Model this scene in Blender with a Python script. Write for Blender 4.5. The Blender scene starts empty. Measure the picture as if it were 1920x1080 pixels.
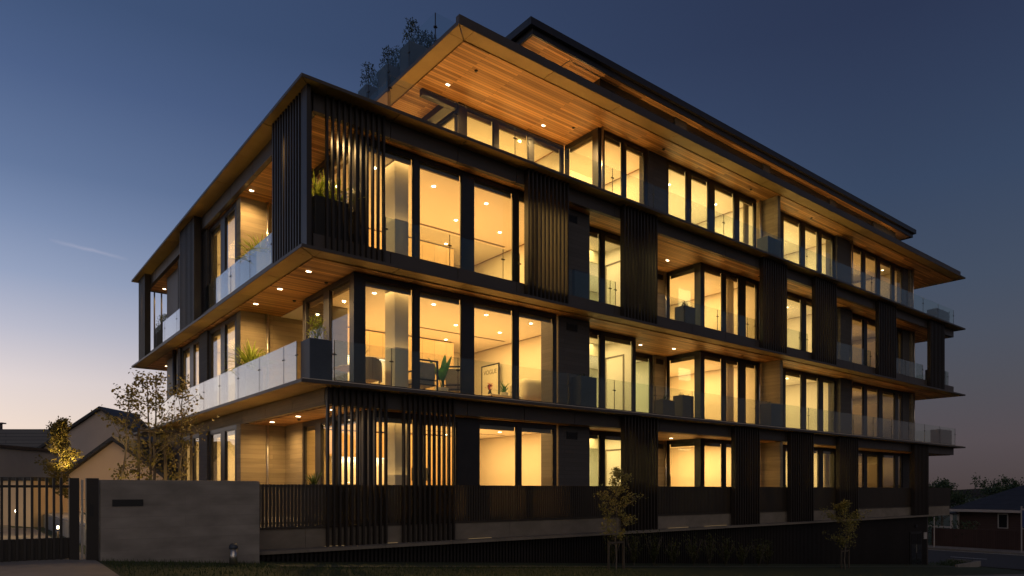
import bpy, bmesh, math, random
from mathutils import Vector, Matrix
random.seed(7)
S = bpy.context.scene
COL = S.collection
R = math.radians

# ------------------------------------------------------------------ camera
cam_d = bpy.data.cameras.new('camera'); cam = bpy.data.objects.new('camera', cam_d); COL.objects.link(cam)
cam_d.sensor_width = 36; cam_d.lens = 1302 / 1920 * 36
cam_d.shift_y = (919 - 540) / 1920
cam_d.clip_end = 2000; cam_d.clip_start = .1
cam.location = (-5.438, -13.691, 1.6)
cam.rotation_euler = (R(90), 0, R(-38.5))
S.camera = cam
S.view_settings.view_transform = 'Standard'; S.view_settings.look = 'None'
S.view_settings.exposure = 0; S.view_settings.gamma = 1
cy = S.cycles
cy.use_light_tree = True; cy.max_bounces = 8; cy.diffuse_bounces = 4; cy.glossy_bounces = 4
cy.transmission_bounces = 6; cy.transparent_max_bounces = 24; cy.sample_clamp_indirect = 4
cy.caustics_reflective = False; cy.caustics_refractive = False
cy.use_denoising = True
cy.use_adaptive_sampling = True; cy.adaptive_threshold = .02

def srgb(r, g, b):
    f = lambda c: (c/255/12.92) if c/255 <= .04045 else ((c/255+.055)/1.055)**2.4
    return (f(r), f(g), f(b), 1)

# ------------------------------------------------------------------ dusk sky (by direction only)
W = bpy.data.worlds.new('World'); S.world = W; W.use_nodes = True
nt = W.node_tree; nt.nodes.clear()
def wn(t, **k):
    n = nt.nodes.new(t)
    for a, b in k.items(): setattr(n, a, b)
    return n
def wl(a, b): nt.links.new(a, b)
def wmath(op, a, b=None, clamp=False):
    n = wn('ShaderNodeMath', operation=op, use_clamp=clamp)
    for i, v in enumerate((a, b)):
        if v is None: continue
        if isinstance(v, (int, float)): n.inputs[i].default_value = v
        else: wl(v, n.inputs[i])
    return n.outputs[0]
tc = wn('ShaderNodeTexCoord'); sep = wn('ShaderNodeSeparateXYZ'); wl(tc.outputs['Generated'], sep.inputs[0])
X_, Y_, Z_ = sep.outputs
def ramp(stops):
    n = wn('ShaderNodeValToRGB'); e = n.color_ramp.elements
    while len(e) < len(stops): e.new(.5)
    for el, (p, c) in zip(e, stops): el.position = p; el.color = srgb(*c)
    return n
left = ramp([(0, (255, 232, 196)), (.06, (248, 226, 208)), (.13, (228, 216, 215)), (.19, (190, 191, 207)), (.25, (152, 165, 194)), (.31, (123, 141, 176)),
             (.36, (101, 121, 158)), (.45, (78, 98, 137)), (.52, (65, 85, 121)), (1, (30, 42, 72))])
right = ramp([(0, (76, 66, 66)), (.06, (85, 77, 81)), (.13, (80, 80, 88)), (.19, (75, 81, 95)), (.25, (68, 79, 98)), (.36, (56, 71, 97)),
              (.45, (49, 62, 89)), (.52, (44, 55, 82)), (1, (20, 26, 50))])
zc = wmath('MAXIMUM', Z_, 0.0)
wl(zc, left.inputs[0]); wl(zc, right.inputs[0])
# azimuth: dot with the direction of the afterglow, 70 degrees left of the view
ga = R(51.5 + 70); gx, gy = math.cos(ga), math.sin(ga)
hl = wmath('SQRT', wmath('ADD', wmath('MULTIPLY', X_, X_), wmath('MULTIPLY', Y_, Y_)))
dt = wmath('DIVIDE', wmath('ADD', wmath('MULTIPLY', X_, gx), wmath('MULTIPLY', Y_, gy)), wmath('MAXIMUM', hl, .001))
mr = wn('ShaderNodeMapRange'); mr.inputs[1].default_value = -.15; mr.inputs[2].default_value = .86
wl(dt, mr.inputs[0])
ft = wmath('POWER', mr.outputs[0], 1.35)
mx = wn('ShaderNodeMix', data_type='RGBA'); wl(ft, mx.inputs[0]); wl(right.outputs[0], mx.inputs[6]); wl(left.outputs[0], mx.inputs[7])
# thin vapour trail high up on the left
def dirv(px, py):
    u = (px-960)/1302; v = (919-py)/1302
    return Vector((.6225+u*.7826, .7826-u*.6225, v)).normalized()
a_, b_ = dirv(94, 450), dirv(238, 486); n_ = a_.cross(b_).normalized(); t_ = (b_-a_).normalized(); m_ = (a_+b_).normalized()
def wdot(v): return wmath('ADD', wmath('ADD', wmath('MULTIPLY', X_, v.x), wmath('MULTIPLY', Y_, v.y)), wmath('MULTIPLY', Z_, v.z))
ns = wn('ShaderNodeTexNoise'); ns.inputs['Scale'].default_value = 60; wl(tc.outputs['Generated'], ns.inputs[0])
across = wmath('ADD', wdot(n_), wmath('MULTIPLY', wmath('SUBTRACT', ns.outputs[0], .5), .004))
along = wdot(t_)
L_ = (b_-a_).length/2
g1 = wmath('SUBTRACT', 1, wmath('DIVIDE', wmath('ABSOLUTE', across), .0028), True)
g2 = wmath('SUBTRACT', 1, wmath('DIVIDE', wmath('ABSOLUTE', along), L_*1.05), True)
g3 = wmath('GREATER_THAN', wdot(m_), .5)
tr = wmath('MULTIPLY', wmath('MULTIPLY', wmath('MULTIPLY', g1, wmath('POWER', g2, .6)), g3), .17)
mx2 = wn('ShaderNodeMix', data_type='RGBA'); wl(tr, mx2.inputs[0]); wl(mx.outputs[2], mx2.inputs[6]); mx2.inputs[7].default_value = srgb(226, 214, 224)
bg = wn('ShaderNodeBackground'); wl(mx2.outputs[2], bg.inputs[0]); bg.inputs[1].default_value = 1.0
wo = wn('ShaderNodeOutputWorld'); wl(bg.outputs[0], wo.inputs[0])

# faint, very soft fill added in front of the building to lift dark surfaces
sl = bpy.data.lights.new('front_fill', 'SUN'); sl.energy = .38; sl.angle = R(60); sl.color = (1, .82, .66)
so = bpy.data.objects.new('front_fill', sl); COL.objects.link(so); so.rotation_euler = (R(62), 0, R(-22))

# ------------------------------------------------------------------ materials
M = {}
def mat(name, col, rough=.6, metal=0, spec=.5):
    m = bpy.data.materials.new(name); m.use_nodes = True
    b = m.node_tree.nodes['Principled BSDF']
    b.inputs['Base Color'].default_value = (*col[:3], 1); b.inputs['Roughness'].default_value = rough
    b.inputs['Metallic'].default_value = metal; b.inputs['Specular IOR Level'].default_value = spec
    M[name] = m; return m
def noise_mat(name, c1, c2, scale=(4, 4, 4), rough=.7, metal=0, bump=0, detail=6, lo=.35, hi=.65, spec=.5):
    m = mat(name, c1, rough, metal, spec); t = m.node_tree; b = t.nodes['Principled BSDF']
    tc = t.nodes.new('ShaderNodeTexCoord'); mp = t.nodes.new('ShaderNodeMapping'); mp.inputs['Scale'].default_value = scale
    n = t.nodes.new('ShaderNodeTexNoise'); n.inputs['Scale'].default_value = 1; n.inputs['Detail'].default_value = detail; n.inputs['Roughness'].default_value = .65
    r = t.nodes.new('ShaderNodeValToRGB'); r.color_ramp.elements[0].position = lo; r.color_ramp.elements[1].position = hi
    r.color_ramp.elements[0].color = (*c1[:3], 1); r.color_ramp.elements[1].color = (*c2[:3], 1)
    t.links.new(tc.outputs['Object'], mp.inputs[0]); t.links.new(mp.outputs[0], n.inputs[0]); t.links.new(n.outputs[0], r.inputs[0])
    t.links.new(r.outputs[0], b.inputs['Base Color'])
    if bump:
        bp = t.nodes.new('ShaderNodeBump'); bp.inputs['Strength'].default_value = bump; bp.inputs['Distance'].default_value = .02
        t.links.new(n.outputs[0], bp.inputs['Height']); t.links.new(bp.outputs[0], b.inputs['Normal'])
    return m
def board_mat(name, c1, c2, cm, bw, bh, swz='XY', rough=.55, mortar=.004, grain=(1.5, 60, 1), bump=.3, amount=.5):
    """boards laid in rows: swz names which object axes run along / across the boards"""
    m = mat(name, c1, rough); t = m.node_tree; b = t.nodes['Principled BSDF']
    tc = t.nodes.new('ShaderNodeTexCoord'); sp = t.nodes.new('ShaderNodeSeparateXYZ'); cb = t.nodes.new('ShaderNodeCombineXYZ')
    t.links.new(tc.outputs['Object'], sp.inputs[0])
    if swz[0] == 'H':
        ad = t.nodes.new('ShaderNodeMath'); ad.operation = 'ADD'; t.links.new(sp.outputs[0], ad.inputs[0]); t.links.new(sp.outputs[1], ad.inputs[1])
        t.links.new(ad.outputs[0], cb.inputs[0])
    else: t.links.new(sp.outputs['XYZ'.index(swz[0])], cb.inputs[0])
    t.links.new(sp.outputs['XYZ'.index(swz[1])], cb.inputs[1])
    br = t.nodes.new('ShaderNodeTexBrick'); br.offset = .37; br.offset_frequency = 2
    br.inputs['Color1'].default_value = (0, 0, 0, 1); br.inputs['Color2'].default_value = (1, 1, 1, 1); br.inputs['Mortar'].default_value = (.5, .5, .5, 1)
    br.inputs['Scale'].default_value = 1; br.inputs['Mortar Size'].default_value = mortar; br.inputs['Brick Width'].default_value = bw
    br.inputs['Row Height'].default_value = bh; br.inputs['Mortar Smooth'].default_value = .1
    t.links.new(cb.outputs[0], br.inputs[0])
    mp = t.nodes.new('ShaderNodeMapping'); mp.inputs['Scale'].default_value = grain; t.links.new(cb.outputs[0], mp.inputs[0])
    n = t.nodes.new('ShaderNodeTexNoise'); n.inputs['Scale'].default_value = 1; n.inputs['Detail'].default_value = 5; t.links.new(mp.outputs[0], n.inputs[0])
    # per board tone + grain
    mn = t.nodes.new('ShaderNodeMath'); mn.operation = 'MULTIPLY'; mn.inputs[1].default_value = amount; t.links.new(br.outputs[0], mn.inputs[0])
    m2 = t.nodes.new('ShaderNodeMath'); m2.operation = 'MULTIPLY_ADD'; m2.inputs[1].default_value = 1-amount; t.links.new(n.outputs[0], m2.inputs[0]); t.links.new(mn.outputs[0], m2.inputs[2])
    mc = t.nodes.new('ShaderNodeMix'); mc.data_type = 'RGBA'; mc.inputs[6].default_value = (*c1[:3], 1); mc.inputs[7].default_value = (*c2[:3], 1)
    t.links.new(m2.outputs[0], mc.inputs[0])
    mm = t.nodes.new('ShaderNodeMix'); mm.data_type = 'RGBA'; t.links.new(br.outputs[1], mm.inputs[0]); t.links.new(mc.outputs[2], mm.inputs[6]); mm.inputs[7].default_value = (*cm[:3], 1)
    t.links.new(mm.outputs[2], b.inputs['Base Color'])
    bp = t.nodes.new('ShaderNodeBump'); bp.inputs['Strength'].default_value = bump; bp.inputs['Distance'].default_value = .006; bp.invert = True
    t.links.new(br.outputs[1], bp.inputs['Height']); t.links.new(bp.outputs[0], b.inputs['Normal'])
    return m
def glass_mat(name, tint, refl=1.0, extra=0.0, veil=0.0):
    m = bpy.data.materials.new(name); m.use_nodes = True; t = m.node_tree; t.nodes.clear()
    o = t.nodes.new('ShaderNodeOutputMaterial'); tr = t.nodes.new('ShaderNodeBsdfTransparent'); tr.inputs[0].default_value = (*tint, 1)
    g = t.nodes.new('ShaderNodeBsdfGlossy'); g.inputs['Roughness'].default_value = .01; g.inputs[0].default_value = (1, 1, 1, 1)
    lw = t.nodes.new('ShaderNodeLayerWeight'); lw.inputs[0].default_value = .5   # Schlick: same from both sides of the pane
    pw = t.nodes.new('ShaderNodeMath'); pw.operation = 'POWER'; pw.inputs[1].default_value = 5; t.links.new(lw.outputs['Facing'], pw.inputs[0])
    mu = t.nodes.new('ShaderNodeMath'); mu.operation = 'MULTIPLY_ADD'; mu.inputs[1].default_value = .9*refl; mu.inputs[2].default_value = .035*refl+extra; mu.use_clamp = True
    t.links.new(pw.outputs[0], mu.inputs[0])
    mx = t.nodes.new('ShaderNodeMixShader'); t.links.new(mu.outputs[0], mx.inputs[0])
    if veil:
        df = t.nodes.new('ShaderNodeBsdfDiffuse'); df.inputs[0].default_value = (.75, .8, .78, 1); tl = t.nodes.new('ShaderNodeBsdfTranslucent'); tl.inputs[0].default_value = (.75, .8, .78, 1)
        m0 = t.nodes.new('ShaderNodeMixShader'); m0.inputs[0].default_value = .5; t.links.new(df.outputs[0], m0.inputs[1]); t.links.new(tl.outputs[0], m0.inputs[2])
        m1 = t.nodes.new('ShaderNodeMixShader'); m1.inputs[0].default_value = veil; t.links.new(tr.outputs[0], m1.inputs[1]); t.links.new(m0.outputs[0], m1.inputs[2])
        t.links.new(m1.outputs[0], mx.inputs[1])
    else: t.links.new(tr.outputs[0], mx.inputs[1])
    t.links.new(g.outputs[0], mx.inputs[2]); t.links.new(mx.outputs[0], o.inputs[0]); M[name] = m; return m
def emit_mat(name, col, st):
    m = bpy.data.materials.new(name); m.use_nodes = True; t = m.node_tree; t.nodes.clear()
    o = t.nodes.new('ShaderNodeOutputMaterial'); e = t.nodes.new('ShaderNodeEmission'); e.inputs[0].default_value = (*col, 1); e.inputs[1].default_value = st
    t.links.new(e.outputs[0], o.inputs[0]); M[name] = m; return m
def leaf_mat(name, c1, c2, trans=.3):
    m = noise_mat(name, c1, c2, (5, 5, 5), .5, spec=.3)
    t = m.node_tree; b = t.nodes['Principled BSDF']; o = t.nodes['Material Output']
    tl = t.nodes.new('ShaderNodeBsdfTranslucent'); mx = t.nodes.new('ShaderNodeMixShader'); mx.inputs[0].default_value = trans
    t.links.new(b.inputs['Base Color'].links[0].from_socket, tl.inputs[0])
    t.links.new(b.outputs[0], mx.inputs[1]); t.links.new(tl.outputs[0], mx.inputs[2]); t.links.new(mx.outputs[0], o.inputs[0]); return m

board_mat('soffit_wood', (.16, .062, .014), (.74, .40, .14), (.02, .009, .004), 3.1, .092, 'XY', .5, .0045, (.8, 40, 1), .4, .85)
noise_mat('bronze', (.30, .205, .075), (.38, .265, .10), (1.2, 1.2, 1.2), .55, .1)
noise_mat('dark_frame', (.016, .014, .014), (.022, .019, .019), (3, 3, 3), .38)
noise_mat('cladding', (.052, .041, .036), (.066, .053, .046), (.7, .7, .7), .5)
noise_mat('slat_metal', (.026, .020, .016), (.038, .030, .024), (2, 2, .4), .42, spec=.35)
noise_mat('fence_slat', (.030, .022, .015), (.044, .032, .021), (3, 3, .4), .5)
noise_mat('fence_metal', (.016, .012, .010), (.022, .017, .014), (2, 2, .4), .45)
board_mat('board_concrete', (.15, .115, .07), (.37, .30, .19), (.16, .13, .085), 2.4, .13, 'HZ', .8, .003, (1.3, 9, 1), .35, .3)
board_mat('dark_concrete', (.055, .05, .05), (.085, .078, .078), (.04, .036, .036), 2.4, .12, 'HZ', .8, .004, (1.0, 14, 1), .5, .4)
noise_mat('band_concrete', (.16, .135, .105), (.22, .185, .15), (1.5, 1.5, 3), .85)
noise_mat('slab_core', (.2, .19, .18), (.26, .25, .24), (2, 2, 2), .9)
noise_mat('deck_paving', (.46, .41, .35), (.56, .50, .43), (3, 3, 3), .8)
glass_mat('window_glass', (.93, .95, .93), 1.25, .0)
glass_mat('balcony_glass', (.90, .94, .91), 1.25, .0, 0)
glass_mat('side_glass_hazed', (.84, .89, .87), 2.1, .03, .02)  # same balcony glass, haze and reflection raised to imitate the pale sky mirrored
glass_mat('roof_glass', (.93, .96, .95), .45, .0, 0)
noise_mat('plaster', (.74, .70, .63), (.80, .76, .69), (.6, .6, .6), .9)
noise_mat('ceiling_paint', (.80, .76, .70), (.84, .80, .74), (.5, .5, .5), .9)
noise_mat('sage_plaster', (.66, .65, .52), (.72, .70, .56), (.6, .6, .6), .9)
noise_mat('taupe_wall', (.16, .135, .11), (.20, .17, .14), (.9, .9, .5), .6)
board_mat('oak_floor', (.38, .25, .13), (.52, .36, .20), (.12, .08, .04), 1.8, .16, 'XY', .4, .003, (1.5, 30, 1), .2, .5)
noise_mat('carpet', (.46, .40, .32), (.54, .47, .38), (20, 20, 20), .95)
board_mat('oak_cabinet', (.42, .29, .16), (.54, .39, .23), (.12, .07, .03), 3.0, .45, 'ZX', .5, .004, (1.2, 40, 1), .3, .35)
leaf_mat('curtain_cloth', (.66, .60, .50), (.74, .68, .58), .6)
noise_mat('blind_cloth', (.20, .175, .13), (.25, .22, .165), (1, 1, 30), .85)
emit_mat('lamp_glow', (1, .80, .48), 14)
emit_mat('led_glow', (1, .66, .3), .35)
emit_mat('cabinet_glow', (1, .86, .62), 2.6)
noise_mat('steel', (.5, .46, .42), (.6, .56, .5), (3, 3, 30), .3, .9)
noise_mat('planter_blue', (.035, .047, .068), (.048, .062, .086), (1.5, 1.5, 1.5), .55)
noise_mat('planter_roof', (.06, .08, .115), (.075, .10, .14), (1.5, 1.5, 1.5), .7, spec=.2)
noise_mat('planter_pale', (.28, .34, .41), (.33, .40, .48), (1.5, 1.5, 1.5), .55)
noise_mat('planter_brown', (.07, .055, .045), (.09, .07, .055), (1.5, 1.5, 1.5), .55)
noise_mat('soil', (.03, .022, .015), (.05, .035, .025), (20, 20, 20), .95)
leaf_mat('leaf_bright', (.16, .24, .03), (.34, .38, .06))
leaf_mat('leaf_dark', (.035, .06, .02), (.07, .10, .035))
leaf_mat('leaf_autumn', (.10, .095, .03), (.19, .15, .05))
leaf_mat('leaf_street', (.20, .19, .05), (.34, .28, .08))
leaf_mat('leaf_border', (.07, .08, .03), (.12, .12, .04))
leaf_mat('leaf_house', (.03, .12, .02), (.06, .2, .04))
leaf_mat('flower_red', (.5, .03, .03), (.6, .08, .06))
noise_mat('bark', (.10, .08, .06), (.17, .14, .11), (8, 8, 3), .9, bump=.4)
noise_mat('stake_wood', (.06, .045, .03), (.09, .07, .05), (6, 6, 2), .9)
noise_mat('grass_ground', (.020, .032, .009), (.040, .052, .016), (5, 5, 5), .95, bump=.5)
noise_mat('grass_blade', (.030, .05, .012), (.06, .08, .022), (3, 3, 3), .8)
noise_mat('asphalt', (.034, .030, .029), (.05, .045, .043), (6, 6, 6), .85, bump=.2)
noise_mat('drive_concrete', (.20, .18, .16), (.27, .245, .22), (1.3, 1.3, 1.3), .85)
noise_mat('path_concrete', (.16, .145, .13), (.22, .20, .18), (1.3, 1.3, 1.3), .85)
mat('road_paint', (.55, .55, .52), .7); mat('yellow_paint', (.6, .42, .05), .7)
board_mat('wall_concrete', (.08, .07, .06), (.42, .375, .335), (.21, .19, .165), 3.6, .19, 'HZ', .85, .003, (1.6, 3.4, 1), .15, .10)
noise_mat('stucco_tan', (.62, .47, .34), (.66, .51, .37), (1, 1, 1), .9)
noise_mat('stucco_grey', (.45, .39, .36), (.50, .43, .40), (1, 1, 1), .9)
noise_mat('stucco_blue', (.33, .34, .40), (.37, .38, .44), (1, 1, 1), .9)
board_mat('corrugated', (.12, .12, .13), (.15, .15, .16), (.05, .05, .06), 40, .22, 'XZ', .6, .02)
board_mat('roof_tile', (.022, .024, .030), (.04, .042, .05), (.01, .01, .012), .3, .32, 'HZ', .6, .012)
board_mat('weatherboard', (.05, .027, .022), (.065, .034, .028), (.03, .012, .01), 6, .16, 'HZ', .7, .01)
board_mat('paling', (.045, .024, .02), (.07, .036, .03), (.02, .01, .008), 4, .12, 'ZX', .85, .006)
mat('white_trim', (.42, .38, .36), .6); mat('dark_window', (.02, .022, .025), .08)
mat('black', (.008, .008, .009), .5)
noise_mat('leather_grey', (.42, .36, .31), (.50, .43, .37), (6, 6, 6), .6)
noise_mat('boucle', (.72, .66, .56), (.80, .74, .64), (25, 25, 25), .95, bump=.3)
noise_mat('ceramic', (.55, .50, .42), (.62, .57, .5), (8, 8, 8), .5)
mat('paper', (.78, .74, .66), .8); mat('poster_red', (.5, .08, .06), .8); mat('poster_black', (.02, .02, .02), .8)
mat('sign_blue', (.04, .07, .22), .5)

# ------------------------------------------------------------------ mesh helpers
class MB:
    def __init__(s): s.v = []; s.f = []
    def box(s, x0, x1, y0, y1, z0, z1):
        n = len(s.v)
        s.v += [(x0,y0,z0),(x1,y0,z0),(x1,y1,z0),(x0,y1,z0),(x0,y0,z1),(x1,y0,z1),(x1,y1,z1),(x0,y1,z1)]
        s.f += [tuple(n+i for i in q) for q in ((3,2,1,0),(4,5,6,7),(0,1,5,4),(1,2,6,5),(2,3,7,6),(3,0,4,7))]
        return s
    def quad(s, a, b, c, d):
        n = len(s.v); s.v += [a, b, c, d]; s.f.append((n, n+1, n+2, n+3)); return s
    def tri(s, a, b, c):
        n = len(s.v); s.v += [a, b, c]; s.f.append((n, n+1, n+2)); return s
    def prism(s, poly, axis, a, b):
        """poly of 2D points extruded along axis ('x','y','z') from a to b"""
        def P(p, t): return {'x': (t, p[0], p[1]), 'y': (p[0], t, p[1]), 'z': (p[0], p[1], t)}[axis]
        n = len(s.v); k = len(poly)
        s.v += [P(p, a) for p in poly] + [P(p, b) for p in poly]
        s.f.append(tuple(n+i for i in range(k))[::-1]); s.f.append(tuple(n+k+i for i in range(k)))
        for i in range(k): s.f.append((n+i, n+(i+1) % k, n+k+(i+1) % k, n+k+i))
        return s
    def tube(s, pts, rad, seg=6, caps=True):
        pts = [Vector(p) for p in pts]
        if isinstance(rad, (int, float)): rad = [rad]*len(pts)
        n0 = len(s.v)
        for i, p in enumerate(pts):
            d = (pts[min(i+1, len(pts)-1)] - pts[max(i-1, 0)]).normalized()
            u = d.orthogonal().normalized() if abs(d.z) < .99 else Vector((1, 0, 0)); u = (u - d*u.dot(d)).normalized(); w = d.cross(u)
            for k in range(seg):
                a = 2*math.pi*k/seg; s.v.append(tuple(p + (u*math.cos(a) + w*math.sin(a))*rad[i]))
        for i in range(len(pts)-1):
            for k in range(seg):
                a = n0+i*seg+k; b = n0+i*seg+(k+1) % seg; s.f.append((a, b, b+seg, a+seg))
        if caps:
            s.f.append(tuple(n0+k for k in range(seg))[::-1]); s.f.append(tuple(n0+(len(pts)-1)*seg+k for k in range(seg)))
        return s
    def lathe(s, prof, cx=0, cy_=0, seg=20):
        n0 = len(s.v)
        for r, z in prof:
            for k in range(seg):
                a = 2*math.pi*k/seg; s.v.append((cx+r*math.cos(a), cy_+r*math.sin(a), z))
        for i in range(len(prof)-1):
            for k in range(seg):
                a = n0+i*seg+k; b = n0+i*seg+(k+1) % seg; s.f.append((a, b, b+seg, a+seg))
        s.f.append(tuple(n0+k for k in range(seg))[::-1]); s.f.append(tuple(n0+(len(prof)-1)*seg+k for k in range(seg)))
        return s
    def build(s, name, m, parent=None, smooth=False, bevel=0):
        me = bpy.data.meshes.new(name); me.from_pydata([tuple(v) for v in s.v], [], s.f); me.validate()
        if smooth:
            for p in me.polygons: p.use_smooth = True
        me.materials.append(M[m]); o = bpy.data.objects.new(name, me); COL.objects.link(o)
        if parent: o.parent = parent
        if bevel:
            b = o.modifiers.new('bevel', 'BEVEL'); b.width = bevel; b.segments = 2; b.limit_method = 'ANGLE'
        return o
def tag(o, label=None, cat=None, group=None, kind=None):
    if label: o['label'] = label
    if cat: o['category'] = cat
    if group: o['group'] = group
    if kind: o['kind'] = kind
    return o
def thing(name, label, cat, loc=(0,0,0), rz=0, group=None):
    o = bpy.data.objects.new(name, None); COL.objects.link(o); o.location = loc; o.rotation_euler = (0, 0, rz); o.empty_display_size = .2
    return tag(o, label, cat, group)
WARM = (1, .60, .20); AMBER = (1, .575, .18); PALE = (1, .68, .25); SAGE = (1, .82, .40)
def area(name, x, y, z, sx, sy, p, col, rot=(0,0,0)):
    l = bpy.data.lights.new(name, 'AREA'); l.shape = 'RECTANGLE'; l.size = sx; l.size_y = sy; l.energy = p; l.color = col
    o = bpy.data.objects.new(name, l); COL.objects.link(o); o.location = (x, y, z); o.rotation_euler = rot; return o
def spot(name, x, y, z, p, col, ang=120, rad=.04, blend=.8, rot=(0,0,0)):
    l = bpy.data.lights.new(name, 'SPOT'); l.energy = p; l.color = col; l.spot_size = R(ang); l.spot_blend = blend; l.shadow_soft_size = rad
    o = bpy.data.objects.new(name, l); COL.objects.link(o); o.location = (x, y, z); o.rotation_euler = rot; return o

# ------------------------------------------------------------------ ground
def gz(x, y):
    if x < 0: z = .12 + min(-x, 4.2)*.082
    else: z = .12 - .0685*min(x, 34.2)
    if y < -.6: z -= .025*min(-.6-y, 9)*(1 if x > -8 else .5)
    return z
def sheet(name, m, x0, x1, y0, y1, nx, ny, dz, clipf=None):
    b = MB(); 
    for j in range(ny+1):
        for i in range(nx+1):
            x = x0+(x1-x0)*i/nx; y = y0+(y1-y0)*j/ny; b.v.append((x, y, gz(x, y)+dz))
    for j in range(ny):
        for i in range(nx):
            a = j*(nx+1)+i; b.f.append((a, a+1, a+nx+2, a+nx+1))
    return b.build(name, m)
xs = [-400, -200, -100, -50, -20, -10, -6, -4.2, -3, -2, -1, 0, 3, 8, 14, 20, 26, 31, 34.2, 40, 50, 70, 100, 200, 500]
ys = [-300, -100, -40, -20, -14, -9.6, -6, -4, -3, -2, -1, -.6, 0, 5, 10, 20, 40, 80, 150, 400]
b = MB()
for y in ys:
    for x in xs: b.v.append((x, y, gz(x, y)))
for j in range(len(ys)-1):
    for i in range(len(xs)-1):
        a = j*len(xs)+i; b.f.append((a, a+1, a+len(xs)+1, a+len(xs)))
tag(b.build('ground', 'grass_ground'), kind='structure')
d_ = sheet('driveway', 'drive_concrete', -9, -3.66, -16, 12, 12, 28, .012); d_['kind'] = 'structure'
p_ = sheet('courtyard', 'drive_concrete', -16, -4.2, 12.01, 20, 8, 8, .012); p_['kind'] = 'structure'
tag(MB().box(34.6, 43.4, -60, 80, -2.4, gz(36, 0)+.006).build('road', 'asphalt'), kind='structure')
tag(MB().box(43.4, 45.3, -60, 80, -2.4, gz(36, 0)+.13).build('pavement', 'path_concrete'), kind='structure')
b = MB()
for i in range(-8, 12): b.box(38.9, 39.02, i*4.0, i*4.0+1.8, -2.22, gz(36, 0)+.011)
tag(b.build('road_centre_line', 'road_paint'), kind='structure')
tag(MB().box(43.15, 43.25, -60, 80, -2.3, gz(36, 0)+.011).build('road_edge_line', 'road_paint'), kind='structure')
b = MB(); zz = gz(36, -2)+.012
b.quad((34.3+.5, -2.25, zz), (34.55+.5, -2.25, zz), (36.4, -.95, zz), (36.15, -.95, zz)); b.quad((34.9, -1.0, zz), (36.4, -1.0, zz), (36.4, -.85, zz), (34.9, -.85, zz))
tag(b.build('yellow_road_marking', 'yellow_paint'), kind='structure')
f_ = sheet('footpath', 'path_concrete', -3.66, 34.5, -5.6, -3.9, 40, 3, .02); f_['kind'] = 'structure'
k_ = sheet('garden_edging', 'path_concrete', -.8, 31.5, -1.02, -.94, 40, 1, .03); k_['kind'] = 'structure'

# lawn tufts along the front wall
b = MB(); rnd = random.Random(3)
for i in range(9000):
    x = rnd.uniform(-3.6, 8); y = rnd.uniform(-3.4, -.33) if rnd.random() < .7 else rnd.uniform(-1.2, -.33)
    if x > -.9 and y > -.95: continue
    z = gz(x, y); h = rnd.uniform(.03, .085); a = rnd.uniform(0, 6.28); w = .006
    dx, dy = math.cos(a)*w, math.sin(a)*w; lx, ly = rnd.uniform(-.03, .03), rnd.uniform(-.03, .03)
    b.tri((x-dx, y-dy, z), (x+dx, y+dy, z), (x+lx, y+ly, z+h))
tag(b.build('lawn_grass', 'grass_blade'), 'short dark lawn grass along the foot of the concrete front wall', 'grass', kind='stuff')

# ------------------------------------------------------------------ THE APARTMENT BUILDING
B = thing('apartment_building', 'four storey dark metal apartment building with timber soffits and lit windows', 'building', (0, 0, 0))
LV = {1: (.86, 3.42), 2: (3.95, 6.51), 3: (7.06, 9.62), 4: (10.12, 12.65)}
XE, YE = 35.8, 17.8

def panels(a, b_, step): 
    n = max(1, round((b_-a)/step)); return [(a+(b_-a)*i/n, a+(b_-a)*(i+1)/n) for i in range(n)]
def ledge(z0, z1, x0=0, x1=XE, y0=0, y1=YE, ov=.42, step=1.81):
    """thin projecting metal ledge: a rim of panels round the slab plus the slab plate inside"""
    b = MB(); g = .010
    b.box(x0+ov, x1-ov, y0+ov, y1-ov, z0+.012, z1-.002)
    for a, c in panels(x0+ov, x1-ov, step): b.box(a+g, c-g, y0, y0+ov, z0, z1); b.box(a+g, c-g, y1-ov, y1, z0, z1)
    for a, c in panels(y0+ov, y1-ov, step): b.box(x0, x0+ov, a+g, c-g, z0, z1); b.box(x1-ov, x1, a+g, c-g, z0, z1)
    for cx, sx in ((x0, 1), (x1, -1)):
        for cy2, sy in ((y0, 1), (y1, -1)):       # mitred corners
            d = .014
            for q in ([(cx+sx*d, cy2), (cx+sx*ov, cy2), (cx+sx*ov, cy2+sy*(ov-d))], [(cx, cy2+sy*d), (cx, cy2+sy*ov), (cx+sx*(ov-d), cy2+sy*ov)]): b.prism(q, 'z', z0, z1)
    o = b.build('ledge', 'bronze', B)
    r = MB(); t = .012; za, zb = z0+.004, z1+.012
    r.box(x0-t, x1+t, y0-t, y0-.001, za, zb); r.box(x0-t, x1+t, y1+.001, y1+t, za, zb); r.box(x0-t, x0-.001, y0, y1, za, zb); r.box(x1+.001, x1+t, y0, y1, za, zb)
    r.build('ledge_rim_shade', 'cladding', B)  # added dark strip, paints the unlit face of the ledge rim
    return o
ledge(3.80, 3.86); ledge(6.54, 6.60); ledge(10.0, 10.06)
ledge(12.67, 12.73, 3.85, XE, 0, 17.0, .42, 2.7)
# plinth ledge
b = MB()
for a, c in panels(-3.4, 31.9, 1.81): b.box(a+.004, c-.004, 0, .5, .33, .395)
b.build('plinth_ledge', 'band_concrete', B)
# parapet fascia on the penthouse roof
b = MB()
for a, c in panels(3.86, 35.2, 2.7): b.box(a+.004, c-.004, .012, .16, 12.731, 12.93)
b.box(3.86, 3.98, .161, 16.9, 12.731, 12.80)
b.build('roof_fascia', 'cladding', B)

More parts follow.
